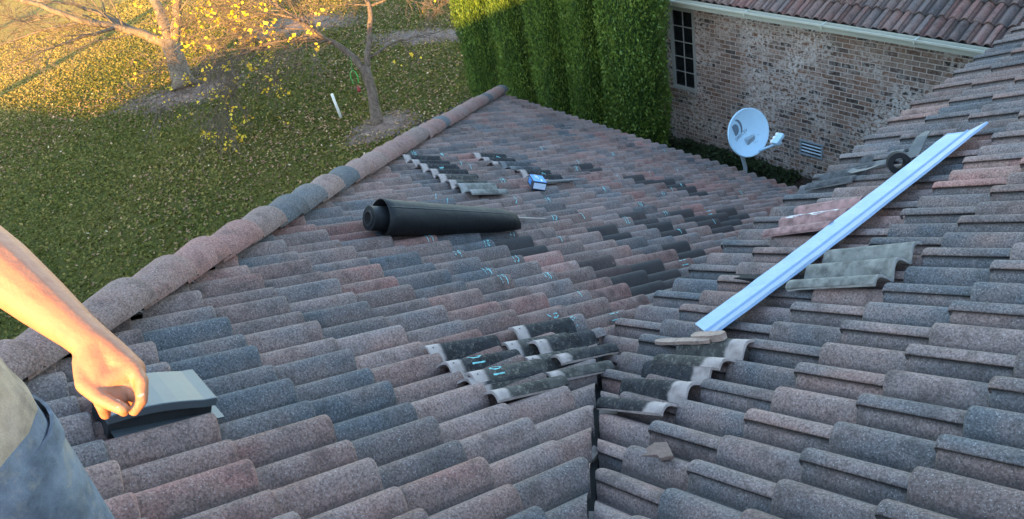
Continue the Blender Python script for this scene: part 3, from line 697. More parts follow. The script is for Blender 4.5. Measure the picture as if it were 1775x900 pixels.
# splintered wood pieces under its foot
def lath(p, q, w, t, mat, name, label, seed):
    R = random.Random(seed); p, q = Vector(p), Vector(q); a = (q-p); LL = a.length; a.normalize(); s = a.cross(Vector((0, 0, 1))).normalized(); u = s.cross(a)
    mb = MB(); V = []; N = 9
    for i in range(N):
        t_ = i/(N-1); c = p+a*LL*t_; ww = w*(.55 if i in (0, N-1) else 1)*R.uniform(.85, 1.1); tt = t*R.uniform(.85, 1.1)
        for (sx, sz) in ((-1, -1), (1, -1), (1, 1), (-1, 1)): V.append((c+s*sx*ww/2+u*sz*tt/2+a*R.uniform(-.01, .01)*(i in (0, N-1)))[:])
    F = [(i*4+k, i*4+(k+1) % 4, (i+1)*4+(k+1) % 4, (i+1)*4+k) for i in range(N-1) for k in range(4)]+[(3, 2, 1, 0), tuple((N-1)*4+k for k in range(4))]
    mb.add(V, F); o_ = mb.obj(name, mat, None, org=p[:]); return props(o_, label, 'wood scrap', 'splintered laths at the foot of the strip') if 'splinter' in label else props(o_, label, 'wood scrap')
z_ = lambda x, k: zB(x)+k
lath((-2.12, 2.16, z_(-2.12, .03)), (-1.80, 2.17, z_(-1.80, .045)), .035, .018, M['wood_pink'], 'wood_lath', 'long splintered pinkish lath under the foot of the metal strip', 1)
lath((-1.93, 2.21, z_(-1.93, .035)), (-1.74, 2.19, z_(-1.74, .06)), .05, .03, M['wood_pink'], 'wood_lath', 'short thick splintered chunk under the foot of the metal strip', 2)
lath((-2.24, 2.88, z_(-2.24, -.012)), (-1.95, 2.84, z_(-1.95, -.01)), .05, .02, M['rubber'], 'black_bracket', 'flat black plastic piece lying left of the metal strip', 3)
lath((-4.38, 2.88, zA(2.88)+.05), (-4.36, 3.34, zA(3.34)+.02), .028, .012, M['wood'], 'wood_lath', 'thin grey lath poking out beyond the black roll', 5)
lath((-5.36, 4.16, zA(4.16)+.04), (-5.42, 4.66, zA(4.66)+.05), .05, .014, M['loose_slate'], 'wood_lath', 'dark flat lath lying just beyond the blue box', 6)

# coil of flashing tape
def ring(name, c, axis, r0, r1, w, mats, label, cat):
    ax = Vector(axis).normalized(); u = ax.orthogonal().normalized(); v = ax.cross(u); N = 30; V = []; F = []
    for i in range(N):
        t_ = 2*math.pi*i/N; d = u*math.cos(t_)+v*math.sin(t_); wob = 1+.02*math.sin(3*t_)
        for (r, h) in ((r0, -w/2), (r1*wob, -w/2), (r1*wob, w/2), (r0, w/2)): V.append((Vector(c)+d*r+ax*h)[:])
    for i in range(N):
        j = (i+1) % N
        for k in range(4): F.append((i*4+k, j*4+k, j*4+(k+1) % 4, i*4+(k+1) % 4))
    mb = MB(); mb.add(V, F); o_ = mb.obj(name, mats, None, org=c, bevel=.003); fix_normals(o_); return props(o_, label, cat)
tc_ = Vector((-2.01, 4.15, zB(-2.01)+.040))
tr_ = ring('tape_coil', tc_, (.55, -.75, .35), .030, .062, .075, M['rubber'], 'small black coil of rubbery tape on the right slope behind the metal strip', 'tape coil')
mb = MB()
def strip(mb, pts, w, nrm, th=.003):
    V = []
    for i, p in enumerate(pts):
        p = Vector(p); a, b = Vector(pts[max(0, i-1)]), Vector(pts[min(len(pts)-1, i+1)]); t_ = (b-a).normalized(); s = t_.cross(Vector(nrm)).normalized(); ww = w[i] if hasattr(w, '__len__') else w
        u = s.cross(t_)*th
        V += [(p-s*ww/2)[:], (p+s*ww/2)[:], (p+s*ww/2-u)[:], (p-s*ww/2-u)[:]]
    F = [(i*4+k, i*4+(k+1) % 4, (i+1)*4+(k+1) % 4, (i+1)*4+k) for i in range(len(pts)-1) for k in range(4)]+[(3, 2, 1, 0), tuple((len(pts)-1)*4+k for k in range(4))]
    mb.add(V, F)
strip(mb, [tc_+Vector(q) for q in ((.0, .05, .0), (.02, .12, -.015), (.0, .20, .01), (-.01, .27, .045), (.0, .32, .06))], [.05, .075, .085, .08, .045], nB, .006)
q_ = mb.obj('loose_end', M['lead'], tr_); q_.location = (0, 0, 0)
mb = MB(); strip(mb, [(-2.16, 4.24, zB(-2.16)+.015), (-2.22, 4.20, zB(-2.22)+.014), (-2.30, 4.20, zB(-2.30)+.012), (-2.34, 4.22, zB(-2.34)+.02)], [.02, .035, .05, .05], nB)
props(mb.obj('metal_strip_scrap', M['lead'], None, org=(-2.2, 4.2, zB(-2.2))), 'small bluish crumpled metal scrap left of the black coil', 'metal scrap')

# ------------------------------------------------------------------ roll of black underlayment
ra, rb = Vector((-4.29, 1.86, zA(1.86)+.11)), Vector((-4.20, 2.96, zA(2.96)+.090))
ax = (rb-ra).normalized(); nA = Vector((0, SP, CP)); sd_ = ax.cross(nA).normalized(); up = sd_.cross(ax).normalized(); L = (rb-ra).length
roll = thing('underlayment_roll', (ra-nA*.09)[:], 'thick black roll of roofing underlayment lying across the tiles', 'roofing roll')
def cyl(a0, a1, r0, r1, inner, mb, N=32, phase=0):
    V = []; F = []
    for (a_, r) in ((a0, inner), (a0, r0), (a1, r1), (a1, inner)):
        for k in range(N):
            t_ = 2*math.pi*k/N; rr = r*(1+(.03*math.sin(2*t_+phase) if r != inner else 0)); V.append((ra+ax*a_+sd_*math.cos(t_)*rr+up*math.sin(t_)*rr*(.97))[:])
    for q in range(3):
        for k in range(N): F.append((q*N+k, q*N+(k+1) % N, (q+1)*N+(k+1) % N, (q+1)*N+k))
    mb.add(V, F)
mb = MB(); cyl(.02, L*.80, .084, .074, .050, mb); r1_ = mb.obj('inner_wrap', M['felt'], roll, smooth=True); r1_.modifiers.new('e', 'EDGE_SPLIT').split_angle = rad(40)
mb = MB(); cyl(.012, L*.8, .0515, .0515, .045, mb); mb.obj('cardboard_core', M['core'], roll)
# looser outer wrap: starts 12 cm in, tapers to a closed drooping end
V = []; N = 40; K = 18
for i in range(K):
    t_ = i/(K-1); a_ = .10+(L-.10)*t_
    r = .120-.044*t_-(.02*max(0, (t_-.8)/.2)**2)
    for k in range(N+1):
        th = 2*math.pi*k/N*1.02+.9; rr = r*(1+.05*math.sin(th*1.0+.5)+.012*math.sin(5*th+i*.4)); 
        dx = -.035*math.cos(th-1.2)*(t_ > .93)
        V.append((ra+ax*(a_+dx)+sd_*math.cos(th)*rr*1.04+up*(math.sin(th)*rr-.012*t_))[:])
F = [(i*(N+1)+k, i*(N+1)+k+1, (i+1)*(N+1)+k+1, (i+1)*(N+1)+k) for i in range(K-1) for k in range(N)]
mb = MB(); mb.add(V, F); ow = mb.obj('outer_wrap', M['felt'], roll, smooth=True); ow.modifiers.new('s', 'SOLIDIFY').thickness = .004

# ------------------------------------------------------------------ blue carton
bc_ = Vector((-5.28, 4.02, zA(4.02)+.055))
bx = thing('nail_box', (bc_-nA*.05)[:], 'small blue and black carton with white print standing on the left slope', 'box')
dA = Vector((0, CP, -SP)); Rb = Matrix((Vector((1, 0, 0)), dA, nA)).transposed() @ Matrix.Rotation(rad(-28), 3, 'Z') @ Matrix.Rotation(rad(6), 3, 'Y')
mb = MB(); mb.box(bc_, (.19, .13, .085), Rb); mb.obj('carton', M['box_dark'], bx, bevel=.003)
mb = MB(); mb.box(bc_+Rb @ Vector((0, 0, .0435)), (.182, .122, .003), Rb); mb.obj('lid_panel', M['box_blue'], bx)
mb = MB(); mb.box(bc_+Rb @ Vector((.0960, 0, .002)), (.003, .115, .055), Rb); mb.obj('side_label', M['box_pale'], bx)
mb = MB(); mb.box(bc_+Rb @ Vector((-.02, -.0662, .005)), (.10, .003, .05), Rb); mb.obj('end_label', M['box_blue'], bx)
mb = MB()
for (cx_, cy_, w_, h_) in ((-.05, -.02, .035, .006), (-.05, .0, .035, .006), (-.05, -.01, .006, .026), (-.035, -.01, .006, .026), (-.012, -.012, .006, .03), (.0, .0, .022, .006), (.05, .02, .05, .012)):
    mb.box(bc_+Rb @ Vector((cx_, cy_, .0462)), (w_, h_, .0015), Rb)
mb.obj('printed_logo', M['white_pvc'], bx)

# ------------------------------------------------------------------ satellite dish
dc = Vector((-6.09, 8.30, -5.33)); back = Vector((.685, -.464, .562)); right = Vector((.642, .748, -.166)); upc = Vector((-.343, .475, .811))
nrm = (back*.90+right*.42+upc*.02).normalized()
Y_ = (Vector((0, 0, 1))-nrm*nrm.z).normalized(); X_ = Y_.cross(nrm).normalized()
Y2 = (Y_*math.cos(rad(-12))+X_*math.sin(rad(-12))); X2 = Y2.cross(nrm).normalized()
dish = thing('satellite_dish', (-6.17, 8.33, -7.9), 'pale blue oval satellite dish on a pole beside the brick wall, angled to the right', 'satellite dish')
ra_, rb_ = .350, .305
def dpt(r, t_, off=0): 
    return dc+X2*math.cos(t_)*ra_*r+Y2*math.sin(t_)*rb_*r+nrm*(.075*(r*r-1)+off)
V = []; NR, NT_ = 10, 48
for i in range(NR+1):
    for k in range(NT_): V.append(dpt(max(i/NR, .001), 2*math.pi*k/NT_)[:])
for k in range(NT_):
    V.append((dpt(1.035, 2*math.pi*k/NT_, .004))[:])
for k in range(NT_):
    V.append((dpt(1.04, 2*math.pi*k/NT_, -.016))[:])
F = [(i*NT_+k, i*NT_+(k+1) % NT_, (i+1)*NT_+(k+1) % NT_, (i+1)*NT_+k) for i in range(NR+2) for k in range(NT_)]
mb = MB(); mb.add(V, F); rf = mb.obj('reflector', M['dish'], dish, smooth=True); rf.modifiers.new('s', 'SOLIDIFY').thickness = .004
def on_dish(u, v, off=.009):
    r2 = (u/ra_)**2+(v/rb_)**2; return dc+X2*u+Y2*v+nrm*(.075*(r2-1)+off)
def flat_on_dish(mb, poly, steps=1): 
    mb.add([on_dish(u, v)[:] for u, v in poly], [tuple(range(len(poly)))])
mb = MB()
cx_, cy_ = -.10, .14
EM = 1.45
# emblem: a D-shaped blade and a curved sweep beside it
def arc(cx, cy, r, a0, a1, n=10): return [(EM*(cx+r*math.cos(a0+(a1-a0)*i/n)), EM*(cy+r*math.sin(a0+(a1-a0)*i/n))) for i in range(n+1)]
q1 = arc(-.02, 0, .052, rad(-90), rad(90)); 
for a_, b_ in zip(q1[:-1], q1[1:]): flat_on_dish(mb, [(cx_-.08, cy_+a_[1]), (cx_+a_[0]-.005, cy_+a_[1]), (cx_+b_[0]-.005, cy_+b_[1]), (cx_-.08, cy_+b_[1])])
q1 = arc(-.02, .0, .085, rad(-50), rad(70)); q2 = arc(-.045, .0, .085, rad(-50), rad(62))
for i in range(10): flat_on_dish(mb, [(cx_+q1[i][0]+.018, cy_+q1[i][1]), (cx_+q1[i+1][0]+.018, cy_+q1[i+1][1]), (cx_+q2[i+1][0]+.02, cy_+q2[i+1][1]), (cx_+q2[i][0]+.02, cy_+q2[i][1])])
mb.obj('printed_emblem', M['dish_logo'], rf)
def lettering(name, txt, size, fn, mat, parent):
    cu = bpy.data.curves.new('t', 'FONT'); cu.body = txt; cu.size = size; cu.align_x = 'CENTER'; to = bpy.data.objects.new('t', cu); COL.objects.link(to)
    dg = bpy.context.evaluated_depsgraph_get(); me = bpy.data.meshes.new_from_object(to.evaluated_get(dg)); bpy.data.objects.remove(to)
    V = [fn(v.co.x, v.co.y)[:] for v in me.vertices]; F = [tuple(p.vertices) for p in me.polygons]; mb = MB(); mb.add(V, F); bpy.data.meshes.remove(me)
    return mb.obj(name, mat, parent)
lettering('printed_lettering', 'DIRECTV', .062, lambda u, v: on_dish(u*1.1+cx_+.02, v+cy_-.135), M['dish_logo'], rf)
mb = MB()
for (u, v, s_) in ((.05, -.14, .008), (-.03, -.10, .006), (.11, -.09, .006), (.15, -.13, .007), (.08, -.19, .006), (.0, -.02, .005)):
    mb = MB(); flat_on_dish(mb, [(u+s_*math.cos(t_), v+s_*math.sin(t_)) for t_ in np.linspace(0, 6.28, 9)[:-1]]); mb.obj('bolt_mark', M['dish_logo'], rf)
for (u, v, w_, h_) in ((.03, -.160, .016, -.002), (.06, -.128, .016, -.002), (.04, -.185, .012, -.003), (.09, -.105, .003, .010)): mb = MB(); flat_on_dish(mb, [(u-w_, v-abs(h_)-.006), (u+w_, v-abs(h_)+.006), (u+w_, v+abs(h_)+.006), (u-w_, v+abs(h_)-.006)]); mb.obj('bolt_mark', M['dish_logo'], rf)
mb = MB(); foot = Vector((-6.17, 8.33, -7.9)); topm = dc-nrm*.13+Vector((0, 0, -.22))
mb.tube([foot, (-6.17, 8.33, -5.9), topm+Vector((0, 0, -.12)), topm], [.028, .028, .028, .028], 12); mb.obj('mast', M['steel_pole'], dish, smooth=True)
mb = MB(); mb.box(dc-nrm*.10-Y2*.12, (.12, .16, .14)); mb.obj('mount_bracket', M['steel_pole'], dish, bevel=.01)
lnb = Vector((-5.62, 8.26, -5.28)); bot = dc-Y2*.30-nrm*.03
mb = MB(); mb.tube([bot-nrm*.05, bot+nrm*.03, lnb-Vector((0, 0, .07))], [.018, .018, .017], 8); mb.obj('feed_arm', M['dish'], dish, smooth=True)
lb = thing('receiver', lnb[:], None, None)
bpy.data.objects.remove(lb)
toD = (dc-lnb).normalized(); sidew = toD.cross(Vector((0, 0, 1))).normalized(); upw = sidew.cross(toD)
mb = MB(); Rl = Matrix((toD, sidew, upw)).transposed()
mb.box(lnb-toD*.02, (.085, .17, .055), Rl @ Matrix.Rotation(rad(28), 3, 'X')); mb.box(lnb-toD*.03-upw*.045, (.05, .06, .06), Rl)
lh = mb.obj('receiver_head', M['dish'], dish, bevel=.012)
for sgn, q in ((-1, 'l'), (0, 'm'), (1, 'r')):
    mb = MB(); c0 = lnb+(sidew*math.cos(rad(28))+upw*math.sin(rad(28)))*.06*sgn; mb.tube([c0+toD*.01, c0+toD*.045, c0+toD*.055], [.022, .032, .026], 12); mb.obj('feed_horn', M['white_pvc'], lh, smooth=True)

# ------------------------------------------------------------------ ground
mb = MB(); mb.add([(-400, -400, -7.9), (400, -400, -7.9), (400, 400, -7.9), (-400, 400, -7.9)], [(0, 1, 2, 3)])
props(mb.obj('lawn', M['lawn'], None, org=(0, 0, -7.9)), kind='structure')
def bed(name, c, rx, ry, z, mat, seed, rot=0, bumpy=.05):
    R = random.Random(seed); N = 40; V = [(c[0], c[1], z+bumpy)]; ph = [R.uniform(0, 6.28) for _ in range(4)]
    for ring_, f in ((.55, 1), (1, 0)):
        for k in range(N):
            t_ = 2*math.pi*k/N; w_ = 1+.08*math.sin(3*t_+ph[0])+.05*math.sin(7*t_+ph[1])+.03*math.sin(11*t_+ph[2]); x, y = rx*math.cos(t_)*w_*ring_, ry*math.sin(t_)*w_*ring_
            V.append((c[0]+x*math.cos(rot)-y*math.sin(rot), c[1]+x*math.sin(rot)+y*math.cos(rot), z+bumpy*f*.6))
    F = [(0, 1+k, 1+(k+1) % N) for k in range(N)]+[(1+k, 1+N+k, 1+N+(k+1) % N, 1+(k+1) % N) for k in range(N)]
    mb = MB(); mb.add(V, F); return props(mb.obj(name, mat, None, org=(c[0], c[1], z)), kind='structure')
bed('mulch_bed', (-24.1, 6.2), 1.05, 2.0, -7.896, M['mulch'], 1, rad(-30))
bed('mulch_bed', (-16.5, 8.3), .75, 1.0, -7.896, M['mulch'], 2)
bed('mulch_bed', (-26.2, 11.2), 2.6, 1.2, -7.896, M['mulch'], 3, rad(35))
bed('mulch_bed', (-20.6, 12.6), 2.4, .7, -7.896, M['mulch'], 4, rad(30))
mb = MB(); mb.add([(-15.8, 8.1, -7.893), (-2.2, 8.1, -7.893), (-2.2, 11.4, -7.893), (-15.8, 11.4, -7.893)], [(0, 1, 2, 3)])
props(mb.obj('planting_bed', M['soil'], None, org=(-9, 9.7, -7.893)), kind='structure')

def scatter(name, pts, size, mat, seed, lift=.01, flat=.45, kind='stuff', label=None, cat=None, aspect=1.5, lc=None, curl=True):
    R = np.random.default_rng(seed); N = len(pts); p = np.asarray(pts, float)
    a = R.uniform(0, 2*np.pi, N); nz = np.stack([R.normal(0, flat, N), R.normal(0, flat, N), np.ones(N)], 1); nz /= np.linalg.norm(nz, axis=1)[:, None]
    t_ = np.stack([np.cos(a), np.sin(a), np.zeros(N)], 1); t_ -= nz*(t_*nz).sum(1)[:, None]; t_ /= np.linalg.norm(t_, axis=1)[:, None]; b = np.cross(nz, t_)
    s = size*R.uniform(.6, 1.35, N)[:, None]; p = p+np.array([0, 0, lift])
    cz = nz*s*R.uniform(.05, .35, N)[:, None]
    V = np.stack([p-t_*s*aspect/2+cz, p-b*s*.42, p+b*s*.42, p+t_*s*aspect/2+cz], 1).reshape(-1, 3)
    m = bpy.data.meshes.new(name); idx = np.arange(N)*4
    F = np.concatenate([np.stack([idx, idx+1, idx+2], 1), np.stack([idx+1, idx+3, idx+2], 1)])
    m.from_pydata(V.tolist(), [], F.tolist()); at = m.attributes.new('lc', 'FLOAT', 'POINT')
    v_ = R.uniform(0, 1, N) if lc is None else lc; at.data.foreach_set('value', np.repeat(v_, 4).astype(np.float32)); m.materials.append(mat)
    return m
def noise2(x, y):
    return (np.sin(x*.9+1.3*np.sin(y*.5))+np.sin(y*1.1+1.7*np.sin(x*.6+1))+.6*np.sin(x*2.3+y*1.9))/2.6
def put(m, name, label=None, cat=None, kind=None, parent=None, group=None):
    o_ = bpy.data.objects.new(name, m); COL.objects.link(o_)
    if parent is not None: o_.parent = parent
    return props(o_, label, cat, group, kind)
Rg = np.random.default_rng(5); N = 120000
x = Rg.uniform(-34, -11.5, N); y = Rg.uniform(-3, 27, N)
dens = np.clip(.16+.75*noise2(x*.8, y*.8)+.3*noise2(x*2.1+3, y*2.3), .04, 1.3)*np.clip(1.15-(np.abs(x+20)/16)**2, .05, 1)*np.clip((y+1.5)/6, .10, 1)
for (cx_, cy_, r_) in ((-24.2, 6.2, 1.8), (-16.5, 8.4, 2.3), (-21, 12, 3.6), (-26, 11, 3.2), (-26, 2.5, 2.2), (-18.5, 6.3, 1.6)):
    dens += 1.0*np.exp(-((x-cx_)**2+(y-cy_)**2)/(r_*r_))
keep = (Rg.uniform(0, 2.3, N) < dens) & ~((x > -11.4) & (y < 8.2))
x, y = x[keep], y[keep]
lc = np.clip(Rg.normal(.52, .22, len(x))+.12*noise2(x, y), 0, 1)
put(scatter('fallen_leaves', np.stack([x, y, np.full(len(x), -7.87)], 1), .047, M['fallen'], 3, lc=lc), 'fallen_leaves', 'dry brown and tan leaves scattered over the lawn', 'fallen leaves', 'stuff')
N = 220000; x = -12-26*Rg.uniform(0, 1, N)**.8; y = Rg.uniform(-3, 27, N); keep = ~((x > -15.5) & (y > 8.3))
x, y = x[keep], y[keep]
gl = np.clip(Rg.normal(.42, .2, len(x))+.22*noise2(x*.45+2, y*.5)+.4*np.clip((-x-23)/9, 0, 1), 0, 1)  # far tufts tinted golden to look sunlit
put(scatter('grass_tufts', np.stack([x, y, np.full(len(x), -7.895)], 1), .062, M['grass'], 8, lift=.015, flat=1.1, lc=gl, aspect=1.3), 'grass_tufts', 'rough uneven grass of the lawn', 'grass', 'stuff')
N = 900; x = Rg.uniform(-15, -4, N); y = Rg.uniform(8.6, 11.3, N)
put(scatter('bed_leaves', np.stack([x, y, np.full(N, -7.89)], 1), .05, M['fallen'], 4), 'bed_leaves', 'few dead leaves in the dark bed along the brick wall', 'fallen leaves', 'stuff')
# low dark ground plants along the wall
N = 26000; x = Rg.uniform(-15.5, -3.5, N); y = 11.3-np.abs(Rg.normal(0, .62, N)); z = -7.88+Rg.uniform(0, 1, N)**1.4*.26*(1+.6*noise2(x*3, y*3))*np.clip((11.6-y)/.5, .3, 1); k_ = noise2(x*1.7+4, y*1.9) > -.45
put(scatter('ground_cover', np.stack([x, y, z], 1)[k_], .045, M['low_plant'], 6, flat=1.2), 'ground_cover', 'low dark green ground cover along the foot of the brick wall', 'ground cover', 'stuff')

# ------------------------------------------------------------------ arborvitae
def cypress_mesh(seed, H, R0):
    R = np.random.default_rng(seed); N = 42000; u = R.uniform(0, 1, N)**.9; th = R.uniform(0, 2*np.pi, N)
    prof_ = np.where(u < .12, .80+.20*u/.12, np.where(u < .45, 1.0, 1.0-((u-.45)/.55)**1.9*.93))
    ph = R.uniform(0, 6.28, 5)
    lump = 1+.07*np.sin(3*th+ph[0]+u*3)+.06*np.sin(5*th+ph[1]-u*5)+.06*np.sin(u*26+2*np.sin(th*2+ph[2]))*np.sin(th*4+ph[3])+.04*np.sin(9*th+u*14+ph[4])
    dep = R.uniform(0, 1, N)**2*.22; r = R0*prof_*lump*(1-dep)+np.abs(R.normal(0, .035, N))*(R.uniform(0, 1, N) < .35)
    p = np.stack([r*np.cos(th), r*np.sin(th), u*H+.05], 1)
    out = np.stack([np.cos(th), np.sin(th), np.zeros(N)], 1); tg = np.stack([-np.sin(th), np.cos(th), np.zeros(N)], 1); up_ = np.array([0, 0, 1.])
    g = out*R.uniform(.15, .75, N)[:, None]+up_*R.uniform(.5, 1.0, N)[:, None]*np.where(R.uniform(0, 1, N) < .16, -.4, 1)[:, None]+tg*R.normal(0, .26, N)[:, None]; g /= np.linalg.norm(g, axis=1)[:, None]
    ws = np.cross(g, out+tg*R.normal(0, .7, N)[:, None]); ws /= np.linalg.norm(ws, axis=1)[:, None]
    Ls = R.uniform(.04, .10, N)[:, None]; wd = R.uniform(.009, .020, N)[:, None]
    V = np.stack([p, p+g*Ls*.55-ws*wd, p+g*Ls*.55+ws*wd, p+g*Ls], 1).reshape(-1, 3); idx = np.arange(N)*4
    F = np.stack([idx, idx+1, idx+3, idx+2], 1)
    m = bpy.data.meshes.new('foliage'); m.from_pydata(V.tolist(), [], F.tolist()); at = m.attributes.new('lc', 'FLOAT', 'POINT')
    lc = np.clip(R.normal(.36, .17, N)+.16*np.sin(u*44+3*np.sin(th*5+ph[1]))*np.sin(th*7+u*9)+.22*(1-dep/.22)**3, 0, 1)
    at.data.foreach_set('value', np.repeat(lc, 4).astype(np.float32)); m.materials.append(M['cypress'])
    cb = MB(); V = []; NS = 24; KS = 26
    for i in range(KS):
        uu = i/(KS-1); pr = .80+.2*uu/.12 if uu < .12 else (1 if uu < .45 else 1-((uu-.45)/.55)**1.9*.93)
        for k in range(NS):
            t_ = 2*math.pi*k/NS; lu = 1+.07*math.sin(3*t_+ph[0]+uu*3)+.06*math.sin(5*t_+ph[1]-uu*5); V.append((R0*pr*lu*.80*math.cos(t_), R0*pr*lu*.80*math.sin(t_), uu*(H-.25)+.06))
    F = [(i*NS+k, i*NS+(k+1) % NS, (i+1)*NS+(k+1) % NS, (i+1)*NS+k) for i in range(KS-1) for k in range(NS)]+[tuple(range(NS))[::-1], tuple((KS-1)*NS+k for k in range(NS))]
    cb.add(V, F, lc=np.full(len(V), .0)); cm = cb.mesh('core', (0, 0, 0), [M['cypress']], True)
    return m, cm
CM = [cypress_mesh(21, 6.6, .60), cypress_mesh(22, 7.0, .56)]
CY = [(-14.35, 10.0, .36, .98, 0, 'arborvitae at the left end of the row, against the leafy lawn'), (-13.2, 10.05, .36, 1.03, 1, 'arborvitae second from the left end of the row'), (-12.02, 10.05, .38, 1.0, 0, 'arborvitae in the middle of the row behind the hip corner'), (-10.95, 10.0, .35, .95, 1, 'narrow arborvitae squeezed in before the widest one'), (-9.72, 9.95, .54, 1.0, 0, 'widest arborvitae at the right end of the row, overlapping the brick wall')]
for i, (x, y, r, hs, mi, lb) in enumerate(CY):
    t = thing('arborvitae', (x, y, -7.89), 'tall dense green '+lb, 'conifer', 'arborvitae row beside the house'); sc_ = r/(.60, .56)[mi]
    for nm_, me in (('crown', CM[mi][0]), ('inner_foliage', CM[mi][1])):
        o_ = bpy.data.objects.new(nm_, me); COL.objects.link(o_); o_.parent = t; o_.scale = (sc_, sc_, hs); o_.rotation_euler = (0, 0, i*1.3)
    mb = MB(); mb.tube([(x, y, -7.9), (x, y, -7.0)], [.09, .07], 8); mb.obj('trunk', M['bark_red'], t)

# ------------------------------------------------------------------ bare trees
def grow(mb, p, d, L, r, depth, R, tips, droop=.0, seg=5, spread=.6):
    pts = [Vector(p)]; rs = [r]; d = Vector(d).normalized(); n = 4
    for i in range(n):
        d = (d+Vector((R.gauss(0, .13), R.gauss(0, .13), R.gauss(0, .10)-droop*.12))).normalized(); pts.append(pts[-1]+d*L/n); rs.append(max(.0048, r*(1-.55*(i+1)/n)))
    mb.tube([q[:] for q in pts], rs, seg if r > .02 else 4, caps=False); tips.append((pts[-1], d)); 
    if depth > 0:
        k = R.choice((3, 4, 4)) if depth > 1 else R.choice((3, 4, 5))
        for q in range(k):
            t_ = R.uniform(.25, 1); i = min(n-1, int(t_*n)); b = pts[i]+(pts[i+1]-pts[i])*(t_*n-i)
            ax = d.orthogonal().normalized(); ax = Matrix.Rotation(R.uniform(0, 6.28), 3, d) @ ax
            nd = (d*math.cos(spread)+ax*math.sin(spread)*R.uniform(.6, 1.3)+Vector((0, 0, .10))).normalized()
            grow(mb, b, nd, L*R.uniform(.5, .78), max(.005, rs[i]*.55), depth-1, R, tips, droop, seg, spread)
def limb(mb, pts, r0, r1, R, tips, depth, seg=10, L=1.3, n=7, droop=.0, start=.25):
    pts = [Vector(p) for p in pts]; dense = []
    for a, b in zip(pts[:-1], pts[1:]):
        for k in range(4): dense.append(a.lerp(b, k/4)+Vector((R.gauss(0, .015), R.gauss(0, .015), R.gauss(0, .015))))
    dense[0] = pts[0].copy(); dense.append(pts[-1]); m = len(dense)
    rs = [r0+(r1-r0)*(i/(m-1))**.8 for i in range(m)]; mb.tube([q[:] for q in dense], rs, seg)
    for q in range(n):
        t_ = R.uniform(start, 1); i = min(m-2, int(t_*(m-1))); d = (dense[i+1]-dense[i]).normalized(); ax = Matrix.Rotation(R.uniform(0, 6.28), 3, d) @ d.orthogonal().normalized()
        grow(mb, dense[i], (d*.75+ax*.75+Vector((0, 0, .1))).normalized(), L*R.uniform(.7, 1.25), max(.008, min(.03, rs[i]*.4)), depth, R, tips, droop)
    grow(mb, dense[-1], (dense[-1]-dense[-2]).normalized(), L*1.2, r1*.9, depth, R, tips, droop)
def leaves_at(tips, prob, R, n=(1, 5), size=.07, spread=.12):
    pts = []
    for p, d in tips:
        if R.random() < prob:
            for q in range(R.randint(*n)): pts.append((p.x+R.gauss(0, spread), p.y+R.gauss(0, spread), p.z+R.gauss(0, spread)))
    return pts
# large pale tree
R = random.Random(12); tips = []
T1 = thing('bare_tree', (-24.76, 6.49, -7.9), 'large bare tree with pale sunlit limbs over a ring of mulch', 'tree')
mb = MB(); mb.tube([(-24.76, 6.49, -7.95), (-24.85, 6.52, -7.75), (-25.22, 6.66, -7.18), (-25.42, 6.74, -6.88), (-25.5, 6.77, -6.7)], [.50, .33, .27, .29, .24], 16); mb.obj('trunk', M['bark_pale'], T1, smooth=True)
mb = MB()
limb(mb, [(-25.45, 6.77, -6.85), (-26.06, 6.3, -6.46), (-26.33, 5.73, -6.06), (-26.72, 4.97, -5.68), (-27.23, 4.21, -4.97), (-27.9, 3.1, -4.3)], .17, .05, R, tips, 3, L=1.5, n=11)
limb(mb, [(-26.06, 6.3, -6.46), (-27.0, 5.9, -6.0), (-28.33, 5.3, -5.5), (-29.6, 4.2, -5.1)], .10, .03, R, tips, 3, L=1.4, n=9)
limb(mb, [(-25.5, 6.77, -6.8), (-26.53, 7.12, -6.09), (-27.13, 7.2, -5.4), (-28.2, 7.3, -4.2), (-28.8, 7.4, -3.0)], .19, .07, R, tips, 2, L=1.7, n=8)
limb(mb, [(-25.4, 6.8, -6.9), (-25.27, 7.12, -6.21), (-25.32, 7.45, -5.5), (-25.36, 8.2, -4.4), (-25.2, 9.0, -3.2)], .17, .07, R, tips, 2, L=1.7, n=8)
limb(mb, [(-26.33, 5.73, -6.06), (-25.9, 4.7, -5.9), (-25.6, 3.6, -5.85), (-25.4, 2.6, -5.9)], .06, .015, R, tips, 2, L=1.0, n=7, droop=.3)
limb(mb, [(-26.72, 4.97, -5.68), (-27.0, 3.8, -5.6), (-27.3, 2.4, -5.7)], .05, .015, R, tips, 2, L=1.0, n=6)
mb.obj('branches', M['bark_pale'], T1, smooth=True)
# small tree near the hip
R = random.Random(5); tips = []
T2 = thing('bare_tree', (-16.72, 8.28, -7.9), 'small dark barked tree holding a few yellow leaves, leaning close behind the roof hip', 'tree')
mb = MB(); mb.tube([(-16.72, 8.28, -7.95), (-16.78, 8.31, -7.8), (-16.95, 8.45, -7.45), (-17.11, 8.57, -7.21), (-17.28, 8.64, -6.95), (-17.38, 8.69, -6.74)], [.19, .14, .125, .12, .125, .12], 14); mb.obj('trunk', M['bark'], T2, smooth=True)
mb = MB()
limb(mb, [(-17.36, 8.68, -6.8), (-17.86, 8.54, -6.31), (-18.15, 8.17, -5.91), (-18.57, 7.9, -5.44), (-18.9, 7.6, -5.0)], .095, .035, R, tips, 3, L=1.3, n=15, droop=.25, start=.45)
limb(mb, [(-18.15, 8.17, -5.91), (-18.7, 7.3, -5.8), (-19.2, 6.3, -5.9), (-19.4, 5.5, -6.1)], .04, .012, R, tips, 3, L=1.05, n=14, droop=.5)
